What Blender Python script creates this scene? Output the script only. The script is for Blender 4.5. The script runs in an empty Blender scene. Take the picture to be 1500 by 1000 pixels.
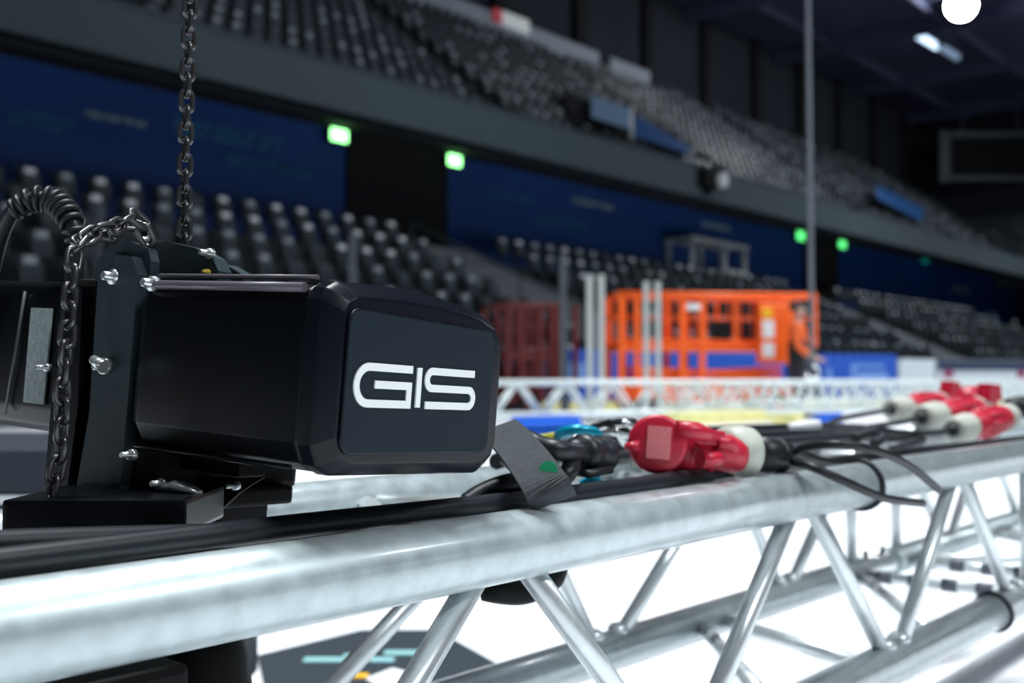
import bpy, bmesh, math, random
from mathutils import Vector, Matrix, Quaternion
random.seed(7)
sc = bpy.context.scene
C = sc.collection
V3 = Vector
PI = math.pi

# ------------------------------------------------------------------ camera, light, exposure
F = 1600.0                     # focal length in pixels of a 1500 wide frame
PITCH = math.atan(57 / F)
CAMZ = 0.6
cam_d = bpy.data.cameras.new('camera'); cam = bpy.data.objects.new('camera', cam_d); C.objects.link(cam)
cam.location = (0, 0, CAMZ); cam.rotation_euler = (PI / 2 + PITCH, 0, 0)
cam_d.sensor_width = 36; cam_d.lens = 36 * F / 1500
cam_d.clip_start = 0.02; cam_d.clip_end = 400
cam_d.dof.use_dof = True; cam_d.dof.focus_distance = 0.70; cam_d.dof.aperture_fstop = 6.3
sc.camera = cam
sc.view_settings.view_transform = 'Standard'; sc.view_settings.look = 'None'
sc.view_settings.gamma = 1.0; sc.view_settings.use_curve_mapping = False
sc.view_settings.exposure = 0.0
sc.cycles.use_denoising = True
sc.cycles.max_bounces = 6

w = bpy.data.worlds.new('world'); sc.world = w; w.use_nodes = True
w.node_tree.nodes['Background'].inputs[0].default_value = (0.35, 0.5, 0.8, 1)
w.node_tree.nodes['Background'].inputs[1].default_value = 0.03

AX = math.atan((2130 - 750) / F)             # arena axis, angle from the view axis
U = V3((math.sin(AX), math.cos(AX), 0)); N = V3((-math.cos(AX), math.sin(AX), 0)); Z = V3((0, 0, 1))
def S(s, d, z): return U * s + N * d + Z * z
def P(px, py, D):
    rx = (px - 750) / F; ry = (500 - py) / F
    c, q = math.cos(PITCH), math.sin(PITCH)
    v = V3((rx, c - q * ry, q + c * ry)); v *= D / v.y
    return V3((v.x, v.y, v.z + CAMZ))
def FL(px, D, z=0.0):                        # point over pixel column px at depth D and height z
    return V3(((px - 750) / F * D, D, z))

def area(name, loc, size, power, color=(0.93, 0.97, 1.0), spread=80, sy=None, aim=None):
    l = bpy.data.lights.new(name, 'AREA'); l.energy = power; l.color = color
    l.shape = 'RECTANGLE'; l.size = size; l.size_y = sy or size; l.spread = math.radians(spread)
    o = bpy.data.objects.new(name, l); C.objects.link(o); o.location = loc
    o.rotation_euler = (0, 0, -AX + PI / 2) if aim is None else (V3(aim) - V3(loc)).to_track_quat('-Z', 'Y').to_euler()
    return o
LP = 1260
for (s, d, k) in ((2, -16.5, .55), (2, 3, 1.0), (18, -16.5, .6), (18, 3, 1.0), (35, -14, .9), (35, 4, 1.0), (54, -6, 1.3)):
    lo = area('rink_light', S(s, d, 20), 9.0, LP * k, spread=78, sy=0.9)
    zd_ = (S(s, d, 20) - S(s, -3 if d < -8 else d, 0)).normalized(); yd_ = zd_.cross(U)
    lo.rotation_euler = Matrix((U, yd_, zd_)).transposed().to_euler()     # long side along the hall
area('stand_fill', S(20, 6, 20), 3, 380, spread=110, aim=S(22, 22, 4))  # added fill aimed at the stands, no such lamp in view
area('stand_fill', S(48, 6, 20), 3, 750, spread=110, aim=S(50, 24, 7))
area('stand_fill', S(72, 6, 19), 3, 900, spread=120, aim=S(72, 22, 5))  # added fill to lift the dim far rows

# ------------------------------------------------------------------ materials
MATS = {}
def mat(name, col, rough=0.5, metal=0.0, var=0.0, scale=20.0, bump=0.0, emit=0.0, rvar=0.0, stretch=None, spec=None, coat=0.0):
    if name in MATS: return MATS[name]
    m = bpy.data.materials.new(name); m.use_nodes = True
    nt = m.node_tree; b = nt.nodes['Principled BSDF']
    b.inputs['Base Color'].default_value = (*col, 1); b.inputs['Roughness'].default_value = rough
    b.inputs['Metallic'].default_value = metal
    if spec is not None: b.inputs['Specular IOR Level'].default_value = spec
    if coat: b.inputs['Coat Weight'].default_value = coat; b.inputs['Coat Roughness'].default_value = 0.15
    if emit:
        b.inputs['Emission Color'].default_value = (*col, 1); b.inputs['Emission Strength'].default_value = emit
    if var or bump or rvar:
        tc = nt.nodes.new('ShaderNodeTexCoord'); n = nt.nodes.new('ShaderNodeTexNoise')
        n.inputs['Scale'].default_value = scale; n.inputs['Detail'].default_value = 5
        mp = nt.nodes.new('ShaderNodeMapping')
        if stretch: mp.inputs['Scale'].default_value = stretch
        nt.links.new(tc.outputs['Object'], mp.inputs[0]); nt.links.new(mp.outputs[0], n.inputs['Vector'])
        if var:
            r = nt.nodes.new('ShaderNodeMapRange'); r.inputs[3].default_value = 1 - var; r.inputs[4].default_value = 1 + var
            r.inputs[1].default_value = 0.3; r.inputs[2].default_value = 0.7
            mx = nt.nodes.new('ShaderNodeVectorMath'); mx.operation = 'SCALE'; mx.inputs[0].default_value = col
            nt.links.new(n.outputs['Fac'], r.inputs[0]); nt.links.new(r.outputs[0], mx.inputs['Scale'])
            nt.links.new(mx.outputs[0], b.inputs['Base Color'])
        if rvar:
            r2 = nt.nodes.new('ShaderNodeMapRange'); r2.inputs[1].default_value = 0.3; r2.inputs[2].default_value = 0.7
            r2.inputs[3].default_value = rough - rvar; r2.inputs[4].default_value = rough + rvar
            nt.links.new(n.outputs['Fac'], r2.inputs[0]); nt.links.new(r2.outputs[0], b.inputs['Roughness'])
        if bump:
            bp = nt.nodes.new('ShaderNodeBump'); bp.inputs['Strength'].default_value = bump; bp.inputs['Distance'].default_value = 0.001
            nt.links.new(n.outputs['Fac'], bp.inputs['Height']); nt.links.new(bp.outputs[0], b.inputs['Normal'])
    MATS[name] = m; return m

M_alu = mat('galvanised_tube', (0.47, 0.55, 0.565), 0.44, 0.45, var=0.13, scale=60, rvar=0.06, bump=0.08, coat=0.9)
M_alu2 = mat('brace_tube', (0.66, 0.71, 0.72), 0.33, 0.6, var=0.06, scale=60, rvar=0.05, coat=0.3)
M_alufar = mat('pale_truss', (0.62, 0.69, 0.69), 0.4, 0.2)
M_floor = mat('white_ice', (0.86, 0.89, 0.93), 0.45, var=0.03, scale=0.6)
M_conc = mat('dark_concrete', (0.04, 0.052, 0.06), 0.85, var=0.15, scale=1.5)
M_conc2 = mat('aisle_concrete', (0.14, 0.16, 0.18), 0.8, var=0.12, scale=1.5)
M_fascia = mat('fascia_grey', (0.055, 0.082, 0.095), 0.8, var=0.06, scale=0.4)
M_bluewall = mat('blue_wall', (0.0, 0.040, 0.20), 0.6, var=0.12, scale=0.3)
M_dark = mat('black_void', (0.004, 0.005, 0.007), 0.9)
M_wall = mat('upper_wall', (0.016, 0.022, 0.034), 0.9, var=0.2, scale=0.5)
M_ceil = mat('ceiling_navy', (0.05, 0.055, 0.11), 0.9, var=0.2, scale=0.2)
M_par = mat('parapet_pale', (0.35, 0.4, 0.46), 0.6)
M_seat = mat('seat_shell', (0.026, 0.038, 0.047), 0.55, spec=.25)
M_seatp = mat('seat_pan', (0.05, 0.068, 0.08), 0.55, spec=.25)
M_seath = mat('seat_glint_pale', (0.88, 0.93, 0.97), 0.4)  # bright painted highlight on the seat tops
M_seatm = mat('seat_glint_grey', (0.42, 0.47, 0.51), 0.4)  # weaker painted highlight of the seats
M_seatu = mat('seat_pan_upper', (0.075, 0.09, 0.11), 0.4)
M_blk = mat('hoist_black', (0.0015, 0.0025, 0.004), 0.32, spec=0.22)
M_cap = mat('hoist_cap', (0.003, 0.005, 0.009), 0.30, spec=0.22)
M_panel = mat('hoist_panel', (0.007, 0.015, 0.022), 0.55, spec=0.15)
M_logo = mat('logo_white', (0.78, 0.82, 0.80), 0.5, spec=0.2)
M_plate = mat('plate_teal', (0.020, 0.036, 0.044), 0.5, spec=0.3)
M_blk2 = mat('steel_black', (0.002, 0.0025, 0.003), 0.6, spec=0.2)
M_bolt = mat('zinc_bolt', (0.75, 0.8, 0.8), 0.25, 0.8)
M_chain = mat('chain_steel', (0.11, 0.11, 0.115), 0.28, 0.8)
M_rub = mat('cable_rubber', (0.006, 0.008, 0.011), 0.42, spec=0.35)
M_rub2 = mat('cable_grey', (0.010, 0.014, 0.019), 0.42, spec=0.4)
M_red = mat('red_plastic', (0.48, 0.010, 0.035), 0.4, var=0.05, scale=90)
M_redl = mat('red_sticker', (0.75, 0.2, 0.22), 0.6, var=0.12, scale=400)
M_ring = mat('pale_ring', (0.46, 0.49, 0.43), 0.5)
M_orange = mat('orange_paint', (0.95, 0.13, 0.008), 0.45)
M_dred = mat('dark_red_paint', (0.13, 0.02, 0.02), 0.5)
M_white = mat('white_paint', (0.8, 0.83, 0.84), 0.5)
M_post = mat('pale_post', (0.5, 0.55, 0.53), 0.5)
M_gpost = mat('grey_post', (0.09, 0.105, 0.125), 0.5)
M_board = mat('board_blue', (0.003, 0.07, 0.42), 0.45)
M_boardw = mat('board_white', (0.5, 0.56, 0.6), 0.5)
M_navy = mat('board_navy', (0.01, 0.02, 0.06), 0.5)
M_ban = mat('banner_blue', (0.01, 0.09, 0.3), 0.6)
M_banp = mat('banner_pale', (0.25, 0.4, 0.6), 0.6)
M_yel = mat('yellow_timber', (0.72, 0.68, 0.28), 0.6, var=0.1, scale=8)
M_ystk = mat('yellow_sticker', (0.95, 0.5, 0.02), 0.5)
M_strap = mat('grey_webbing', (0.05, 0.057, 0.062), 0.8, var=0.15, scale=200, spec=.2)
M_teal = mat('cyan_shackle', (0.0, 0.3, 0.45), 0.25, 0.3)
M_bsling = mat('blue_sling', (0.0, 0.1, 0.6), 0.6)
M_green = mat('green_tag', (0.0, 0.25, 0.1), 0.5)
M_mat = mat('floor_mat', (0.035, 0.045, 0.055), 0.9, spec=0.1)
M_cyan = mat('mat_cyan', (0.25, 0.5, 0.52), 0.7)
M_skin = mat('skin', (0.5, 0.3, 0.22), 0.5)
M_hair = mat('hair', (0.02, 0.015, 0.012), 0.6)
M_trou = mat('dark_trousers', (0.012, 0.014, 0.02), 0.8)
M_letter = mat('wall_letter_teal', (0.03, 0.2, 0.34), 0.6)
M_letter2 = mat('wall_letter_pale', (0.4, 0.52, 0.52), 0.6)
M_exit = mat('exit_green', (0.30, 1.0, 0.32), 0.4, emit=4.5)
M_exit2 = mat('exit_green_far', (0.12, 1.0, 0.25), 0.4, emit=1.6)
M_lamp = mat('lamp_glow', (0.9, 0.95, 1.0), 0.4, emit=120)
M_reflection = mat('reflection_glow', (0.6, 0.8, 1.0), 0.4, emit=2.2)  # glow painted for a strip reflected on the ceiling

# ------------------------------------------------------------------ mesh helpers (world coordinates)
def box(bm, c, ax, ay, az, hx, hy, hz, b=0):
    """box centred c with unit axes and half sizes"""
    c = V3(c); vs = []
    for k in (-1, 1):
        for (i, j) in ((-1, -1), (1, -1), (1, 1), (-1, 1)):
            vs.append(bm.verts.new(c + ax * hx * i + ay * hy * j + az * hz * k))
    fs = [(3, 2, 1, 0), (4, 5, 6, 7), (0, 1, 5, 4), (1, 2, 6, 5), (2, 3, 7, 6), (3, 0, 4, 7)]
    ff = [bm.faces.new([vs[i] for i in f]) for f in fs]
    if b:
        es = list({e for f in ff for e in f.edges})
        bmesh.ops.bevel(bm, geom=es, offset=b, segments=2, profile=0.6, affect='EDGES')
XA, YA, ZA = V3((1, 0, 0)), V3((0, 1, 0)), V3((0, 0, 1))
def wbox(bm, c, sx, sy, sz, b=0): box(bm, c, XA, YA, ZA, sx / 2, sy / 2, sz / 2, b)
def sbox(bm, s0, s1, d0, d1, z0, z1, b=0):
    box(bm, S((s0 + s1) / 2, (d0 + d1) / 2, (z0 + z1) / 2), U, N, ZA, abs(s1 - s0) / 2, abs(d1 - d0) / 2, (z1 - z0) / 2, b)
def catmull(pts, n=6):
    pts = [V3(p) for p in pts]; out = []
    q = [2 * pts[0] - pts[1]] + pts + [2 * pts[-1] - pts[-2]]
    for i in range(1, len(q) - 2):
        for k in range(n):
            t = k / n; a, b, c, d = q[i - 1], q[i], q[i + 1], q[i + 2]
            out.append(0.5 * ((2 * b) + (c - a) * t + (2 * a - 5 * b + 4 * c - d) * t * t + (3 * b - a - 3 * c + d) * t ** 3))
    out.append(pts[-1]); return out
def tube(bm, pts, r, n=12, cap=True, flat=None):
    """tube through pts; r number or list; flat=(axis, ratio) squashes along an axis"""
    pts = [V3(p) for p in pts]; rs = r if isinstance(r, (list, tuple)) else [r] * len(pts)
    up = None; rings = []
    for i, p in enumerate(pts):
        t = (pts[min(i + 1, len(pts) - 1)] - pts[max(i - 1, 0)])
        if t.length < 1e-9: t = V3((0, 0, 1))
        t.normalize()
        if up is None:
            up = t.orthogonal().normalized()
        up = (up - t * up.dot(t))
        up = up.normalized() if up.length > 1e-6 else t.orthogonal().normalized()
        w_ = t.cross(up)
        ring = []
        for k in range(n):
            a = 2 * PI * k / n
            o = (up * math.cos(a) + w_ * math.sin(a)) * rs[i]
            if flat: o = o - flat[0] * o.dot(flat[0]) * (1 - flat[1])
            ring.append(bm.verts.new(p + o))
        rings.append(ring)
    for i in range(len(rings) - 1):
        for k in range(n):
            f = bm.faces.new((rings[i][k], rings[i][(k + 1) % n], rings[i + 1][(k + 1) % n], rings[i + 1][k])); f.smooth = True
    if cap:
        bm.faces.new(rings[0][::-1]); bm.faces.new(rings[-1])
def lathe(bm, o, axis, prof, n=24):
    """prof list of (distance along axis, radius)"""
    axis = V3(axis).normalized(); u = axis.orthogonal().normalized(); v = axis.cross(u); rings = []
    for (h, r) in prof:
        rings.append([bm.verts.new(V3(o) + axis * h + (u * math.cos(2 * PI * k / n) + v * math.sin(2 * PI * k / n)) * max(r, 1e-5)) for k in range(n)])
    for i in range(len(rings) - 1):
        for k in range(n):
            f = bm.faces.new((rings[i][k], rings[i][(k + 1) % n], rings[i + 1][(k + 1) % n], rings[i + 1][k])); f.smooth = True
    bm.faces.new(rings[0][::-1]); bm.faces.new(rings[-1])
def ball(bm, c, rx, ry=None, rz=None, n=10):
    ry = ry or rx; rz = rz or rx
    m = Matrix.Translation(V3(c)) @ Matrix.Diagonal((rx, ry, rz, 1))
    r = bmesh.ops.create_uvsphere(bm, u_segments=n * 2, v_segments=n, radius=1, matrix=m)
    for v in r['verts']:
        for f in v.link_faces: f.smooth = True
def prism(bm, pts, off):
    a = [bm.verts.new(V3(p)) for p in pts]; b = [bm.verts.new(V3(p) + off) for p in pts]
    bm.faces.new(a[::-1]); bm.faces.new(b)
    for i in range(len(a)):
        j = (i + 1) % len(a); bm.faces.new((a[i], a[j], b[j], b[i]))
def link_obj(name, bm, m, parent=None, sharp=None):
    """bm in world coordinates; the mesh is stored relative to the parent root (or its own centre)"""
    bmesh.ops.recalc_face_normals(bm, faces=bm.faces[:])
    o0 = parent['_o'] if parent is not None else None
    if o0 is not None: off = V3(o0)
    else:
        if len(bm.verts):
            mn = V3([min(v.co[i] for v in bm.verts) for i in range(3)]); mx = V3([max(v.co[i] for v in bm.verts) for i in range(3)])
            off = V3(((mn.x + mx.x) / 2, (mn.y + mx.y) / 2, mn.z))
        else: off = V3()
    bmesh.ops.translate(bm, verts=bm.verts[:], vec=-off)
    me = bpy.data.meshes.new(name); bm.to_mesh(me); bm.free()
    me.materials.append(m)
    o = bpy.data.objects.new(name, me); C.objects.link(o)
    if parent is not None: o.parent = parent
    else: o.location = off
    o['_o'] = tuple(off)
    return o
def thing(name, loc, label, cat, group=None):
    o = bpy.data.objects.new(name, None); C.objects.link(o); o.location = V3(loc); o['_o'] = tuple(V3(loc))
    o.empty_display_size = 0.05
    o['label'] = label; o['category'] = cat
    if group: o['group'] = group
    return o
def tag(o, label, cat, group=None, kind=None):
    if label: o['label'] = label
    if cat: o['category'] = cat
    if group: o['group'] = group
    if kind: o['kind'] = kind
    return o
def mk(name, fn, m, parent=None):
    bm = bmesh.new(); fn(bm); return link_obj(name, bm, m, parent)
def struct(name, fn, m, label=None):
    o = mk(name, fn, m); o['kind'] = 'structure'
    if label: o['label'] = label
    return o

# ------------------------------------------------------------------ the setting
struct('floor', lambda b: sbox(b, -40, 110, -45, 60, -0.2, 0), M_floor, 'white ice floor of the arena')
struct('ceiling', lambda b: sbox(b, -40, 110, -45, 34, 22.0, 22.4), M_ceil, 'dark navy arena ceiling')
ceil = bpy.data.objects['ceiling']
for k in range(9):
    mk('beam', lambda b, k=k: sbox(b, 20 + k * 11, 20.5 + k * 11, -44, 33, 21.0, 22.0), M_ceil, ceil)
for k in range(4):
    mk('purlin', lambda b, k=k: sbox(b, -5, 100, 8 + k * 7, 8.25 + k * 7, 21.4, 21.9), M_par if k == 9 else M_ceil, ceil)

AISLES = [(21.2, 24.6), (44.5, 48.5), (70.0, 72.0)]
ROWS_L = [(22.2 - 1.25 * i, 4.05 - 0.6 * i) for i in range(7)]       # (d of tread front, tread z)
def lower(b):
    for (d, z) in ROWS_L: sbox(b, -12, 84, d - 0.6, d + 0.65, -0.1, z)
    sbox(b, -12, 84, 22.85, 24.0, -0.1, 4.05)
struct('lower_tier', lower, M_conc, 'stepped dark concrete lower tier of the stands')
lt = bpy.data.objects['lower_tier']
for (a0, a1) in AISLES[:2]:
    def ramp(b, a0=a0, a1=a1):
        pts = [S(a0, 22.9, 4.6), S(a0, 13.2, 0.3), S(a0, 13.2, -0.1), S(a0, 22.9, -0.1)]
        prism(b, pts, U * (a1 - a0))
    mk('aisle_ramp', ramp, M_conc2, lt)
def wall_back(b): sbox(b, -12, 84, 24.0, 24.3, 4.05, 7.86)
struct('wall_back', wall_back, M_bluewall, 'deep blue concourse wall behind the lower tier')
wb = bpy.data.objects['wall_back']
struct('wall_soffit', lambda b: sbox(b, -12, 84, 21.2, 24.4, 7.75, 8.0), M_dark, 'soffit under the balcony, black for its shadow')  # black colour paints the shadow slot below the fascia
for i, (a, c) in enumerate(((20.6, 24.5), (49.8, 53.3))):
    struct('door_%d' % (i + 1), lambda b, a=a, c=c: sbox(b, a, c, 23.93, 24.0, 4.05, 7.7), M_dark, 'black open doorway in the blue wall')
    mk('door_frame', lambda b, a=a, c=c: (sbox(b, a - .1, a, 23.88, 24.0, 4.05, 7.74), sbox(b, c, c + .1, 23.88, 24.0, 4.05, 7.74), sbox(b, a - .1, c + .1, 23.88, 24.0, 7.66, 7.76)), M_dark, bpy.data.objects['door_%d' % (i + 1)])
struct('trim_1', lambda b: (sbox(b, -12, 82, 20.85, 21.1, 7.32, 8.42, 0.03), sbox(b, -12, 82, 20.8, 21.15, 8.42, 8.5, 0.02)), M_fascia, 'grey balcony fascia')
ROWS_U = [(21.9 + 0.8 * i, 7.7 + 0.62 * i) for i in range(14)]
def upper(b):
    sbox(b, -12, 88, 21.1, 21.9, 7.5, 7.7)
    for (d, z) in ROWS_U: sbox(b, -12, 88, d - 0.4, d + 0.4, max(z - 1.0, 7.5 if z < 8 else 7.8), z)
struct('upper_tier', upper, M_conc, 'stepped dark upper tier of the stands')
ut = bpy.data.objects['upper_tier']
struct('wall_upper', lambda b: sbox(b, -12, 90, 33.0, 33.3, 15, 22), M_wall, 'dark panelled wall above the upper tier')
wu = bpy.data.objects['wall_upper']
for k in range(12):
    mk('pilaster', lambda b, k=k: sbox(b, 24.5 + k * 6.1, 25.3 + k * 6.1, 32.6, 33.0, 15.9, 22), M_dark, wu)
    mk('wall_panel', lambda b, k=k: (sbox(b, 25.7 + k * 6.1, 30.2 + k * 6.1, 32.92, 33.0, 17.6, 21.6, 0.02)), M_wall, wu)
for (a, c) in ((31.0, 44.2), (45.2, 48.8), (14, 29.5)):
    mk('parapet', lambda b, a=a, c=c: sbox(b, a, c, 32.3, 32.4, 16.25, 17.15, 0.03), M_par, wu)
# end of the hall
struct('wall_end', lambda b: sbox(b, 90, 90.4, -40, 34, 0, 22), M_wall, 'dark far end wall')
def endtier(b):
    for i in range(10): sbox(b, 79 + i, 80 + i, -25, 33, 7.0 + .55 * i, 8.0 + .55 * i)
struct('end_tier', endtier, M_conc, 'stepped upper tier at the far end')
def endlower(b):
    for i in range(11): sbox(b, 74 + i * .9, 74.9 + i * .9, -25, 24, 0, .5 + .36 * i)
struct('end_lower_tier', endlower, M_conc, 'stepped lower tier at the far end')
struct('trim_2', lambda b: sbox(b, 78.7, 79, -25, 21, 7.3, 8.5), M_fascia, 'grey fascia across the far end')

# faint lettering on the blue wall (illegible strips of glyph blocks)
def glyphs(px0, px1, py, hpx, m, dwall=23.97, gname='wall_lettering', n=9, parent=wb):
    def f(b):
        def sd(px):
            r = (px - 750) / F; D = dwall / (N.y + N.x * r); return D * (U.y + U.x * r), D
        s0, D0 = sd(px0); s1, D1 = sd(px1)
        z = CAMZ + (557 - py) * (D0 + D1) / 2 / F * 1.0
        h = hpx * (D0 + D1) / 2 / F
        p = s0; rnd = random.Random(int(px0))
        step = (s1 - s0) / n
        for k in range(n):
            wd = step * rnd.uniform(.55, .8); q = rnd.random()
            zz = CAMZ + (z - CAMZ)
            sbox(b, p, p + wd * .25, dwall - .02, dwall, zz - h / 2, zz + h / 2)
            if q < .7: sbox(b, p + wd * .25, p + wd, dwall - .02, dwall, zz + h * .3, zz + h / 2)
            if q > .3: sbox(b, p + wd * .25, p + wd, dwall - .02, dwall, zz - h / 2, zz - h * .3)
            if q > .5: sbox(b, p + wd * .75, p + wd, dwall - .02, dwall, zz - h / 2, zz + h / 2)
            p += step
    return mk(gname, f, m, parent)
glyphs(8, 105, 176, 20, M_letter); glyphs(120, 213, 172, 9, M_letter2, n=14)
glyphs(252, 415, 198, 22, M_letter, n=12); glyphs(330, 452, 242, 12, M_letter, n=14)
glyphs(712, 780, 288, 9, M_letter, n=9); glyphs(840, 900, 298, 8, M_letter2, n=10); glyphs(785, 862, 326, 11, M_letter, n=9)
glyphs(1030, 1072, 331, 7, M_letter2, n=7); glyphs(1398, 1424, 425, 8, M_letter2, n=5)

# ------------------------------------------------------------------ seats
def seat_parts(bm, o, fwd, side, k=1.0):
    """tip-up seat: shell back and folded pan. o tread point below, fwd towards the rink"""
    up = ZA
    rows = [(0.36, 0.05, 0.20), (0.60, 0.0, 0.225), (0.78, -0.05, 0.215), (0.88, -0.08, 0.16)]
    vs = []
    for (h, b_, w_) in rows:
        for t in (-1, -.35, .35, 1):
            vs.append(o + up * h + fwd * (b_ + (0.05 if abs(t) == 1 else 0)) + side * w_ * t)
    A = [bm.verts.new(p) for p in vs]; B = [bm.verts.new(p - fwd * 0.035) for p in vs]
    for r in range(3):
        for c in range(3):
            i = r * 4 + c
            bm.faces.new((A[i], A[i + 1], A[i + 5], A[i + 4])); bm.faces.new((B[i + 4], B[i + 5], B[i + 1], B[i]))
    for (i, j) in ((0, 1), (1, 2), (2, 3), (3, 7), (7, 11), (11, 15), (15, 14), (14, 13), (13, 12), (12, 8), (8, 4), (4, 0)):
        bm.faces.new((A[i], B[i], B[j], A[j]))
    nb = len(bm.faces)
    box(bm, o + up * 0.2 + fwd * 0.0, fwd, side, up, 0.03, 0.03, 0.2)
    return nb
def pan(bm, o, fwd, side):
    up = ZA
    prof = [(0.38, 0.10), (0.40, 0.17), (0.62, 0.16), (0.76, 0.10), (0.78, 0.05), (0.72, 0.04)]
    ra = [bm.verts.new(o + up * h + fwd * f + side * 0.17) for (h, f) in prof]
    rb = [bm.verts.new(o + up * h + fwd * f - side * 0.17) for (h, f) in prof]
    bm.faces.new(ra); bm.faces.new(rb[::-1])
    n = len(prof)
    for i in range(n): bm.faces.new((ra[i], rb[i], rb[(i + 1) % n], ra[(i + 1) % n]))
FWD = -N
def glint(bm, o, fwd, side, bv=.015):  # small pale block paints the lamp highlight on the folded pan
    box(bm, o + ZA * .78 + fwd * .075, side, fwd, ZA, .10, .045, .055, bv)
sbm = bmesh.new(); seat_parts(sbm, V3(), FWD, U); sme = bpy.data.meshes.new('stadium_seat')
nsh = len(sbm.faces); pan(sbm, V3(), FWD, U); npn = len(sbm.faces); glint(sbm, V3(), FWD, U)
bmesh.ops.recalc_face_normals(sbm, faces=sbm.faces[:])
for i, f in enumerate(sbm.faces): f.material_index = 0 if i < nsh else (1 if i < npn else 2)
bmesh.ops.scale(sbm, verts=sbm.verts[:], vec=(1.12, 1.12, 1.12))
sbm.to_mesh(sme); sbm.free(); sme.materials.append(M_seat); sme.materials.append(M_seatp); sme.materials.append(M_seatm)
sme_b = sme.copy(); sme_b.materials[2] = M_seath
sme_d = sme.copy(); sme_d.materials[2] = M_seatp
def proj(p):
    v = p - V3((0, 0, CAMZ)); c, q = math.cos(PITCH), math.sin(PITCH)
    y = v.y * c + v.z * q; z = -v.y * q + v.z * c
    if y <= 0: return (-9999, -9999, -1)
    return (750 + F * v.x / y, 500 - F * z / y, y)
spots = []
for ri, (d, z) in enumerate(ROWS_L):
    s = -2.0; idx_ = 0
    while s < 73.5:
        if not any(a - 0.3 < s < c + 0.3 for a, c in AISLES):
            blk = 'left' if s < 21.4 else ('middle' if s < 44.5 else 'right')
            k = int((21.1 - s) / .78 + 1) if blk == 'left' else int((s - (24.6 if blk == 'middle' else 48.5)) / .78 + 1)
            spots.append((S(s, d + 0.1, z), ri, blk, k))
        s += 0.78
UA = [12, 26, 40, 54, 68]
up_spots = []
for ri, (d, z) in enumerate(ROWS_U):
    s = 8.0
    while s < 78:
        if not any(a < s < a + 1.6 for a in UA): up_spots.append((S(s, d + 0.1, z), ri))
        s += 0.6
def vis(p):
    x, y, D = proj(p + ZA * .6)
    if not (4 < x < 1496 and 4 < y < 540): return False
    if x < 745 and y > 392: return False
    if x < 310 and y > 345: return False
    if x < 130 and y > 285: return False
    if 250 < x < 290: return False
    if 895 < x < 1200 and y > 415: return False
    return True
vs_ = sorted([t for t in spots if vis(t[0])], key=lambda t: proj(t[0])[2])
chosen = set(id(t) for t in vs_[:300])
rown = ['topmost', 'second', 'third', 'fourth', 'fifth', 'sixth', 'lowest']
ones = ['', 'first', 'second', 'third', 'fourth', 'fifth', 'sixth', 'seventh', 'eighth', 'ninth', 'tenth', 'eleventh', 'twelfth', 'thirteenth', 'fourteenth', 'fifteenth', 'sixteenth', 'seventeenth', 'eighteenth', 'nineteenth']
def ordn(k):
    if k < 20: return ones[max(k, 1)]
    t = {2: 'twent', 3: 'thirt', 4: 'fort', 5: 'fift'}[k // 10]
    return t + 'ieth' if k % 10 == 0 else t + 'y-' + ones[k % 10]
blkn = {'left': 'left of the nearer aisle ramp', 'middle': 'right of the nearer aisle ramp', 'right': 'right of the farther aisle'}
rest = [t for t in spots if id(t) not in chosen and proj(t[0])[2] > 0 and -40 < proj(t[0])[0] < 1700]
for t in vs_[:300]:
    q = random.random(); pb = {0: .45, 1: .5, 2: .25}.get(t[1], .08)  # painted highlights are brighter more often in the upper rows
    o = bpy.data.objects.new('stadium_seat', sme_b if q < pb else (sme if q < pb + .4 else sme_d)); C.objects.link(o); o.location = t[0]
    o['label'] = 'dark tip-up seat, %s row, %s seat %s' % (rown[t[1]], ordn(t[3]), blkn[t[2]])
    o['category'] = 'seat'; o['group'] = 'lower tier seats, %s row, %s' % (rown[t[1]], blkn[t[2]])
def template(fn):
    b = bmesh.new(); fn(b); bmesh.ops.recalc_face_normals(b, faces=b.faces[:]); b.verts.index_update()
    v = [tuple(x.co) for x in b.verts]; f = [tuple(x.index for x in q.verts) for q in b.faces]; b.free(); return v, f
places = [(t[0], 1.12, 0, 1, 3, .5) for t in rest] + [(p, 1.0, 0, 2, 3, .35) for (p, ri) in up_spots]
ends_ = [(S(79.3 + i, 33 - k * .62, 8.0 + .55 * i), 1.0, 1, 2, 3, .3) for i in range(9) for k in range(24)] + [(S(74.3 + i * .9, 24 - k * .62, .5 + .36 * i), 1.0, 1, 2, 3, .3) for i in range(10) for k in range(30)]
TP = []
for (fw, sd) in ((FWD, U), (-U, N)):
    TP.append([template(lambda b: seat_parts(b, V3(), fw, sd)), template(lambda b: pan(b, V3(), fw, sd)), template(lambda b: glint(b, V3(), fw, sd, 0))])
VV, FF, MI = [], [], []
for (p, k, tp, mp_, mb2, pb) in places + ends_:
    for j, mi in ((0, 0), (1, mp_), (2, mb2)):
        if j == 2 and random.random() > pb: continue
        v, f = TP[tp][j]; n_ = len(VV)
        VV += [(x * k + p.x, y * k + p.y, z * k + p.z) for x, y, z in v]
        FF += [tuple(i + n_ for i in q) for q in f]; MI += [mi] * len(f)
me = bpy.data.meshes.new('stadium_seats'); me.from_pydata(VV, [], FF); me.polygons.foreach_set('material_index', MI)
so = bpy.data.objects.new('stadium_seats', me); C.objects.link(so)
for m in (M_seat, M_seatp, M_seatu, M_seatm): me.materials.append(m)
tag(so, 'mass of dark tip-up seats filling the far rows of both tiers', 'seats', kind='stuff')

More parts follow.
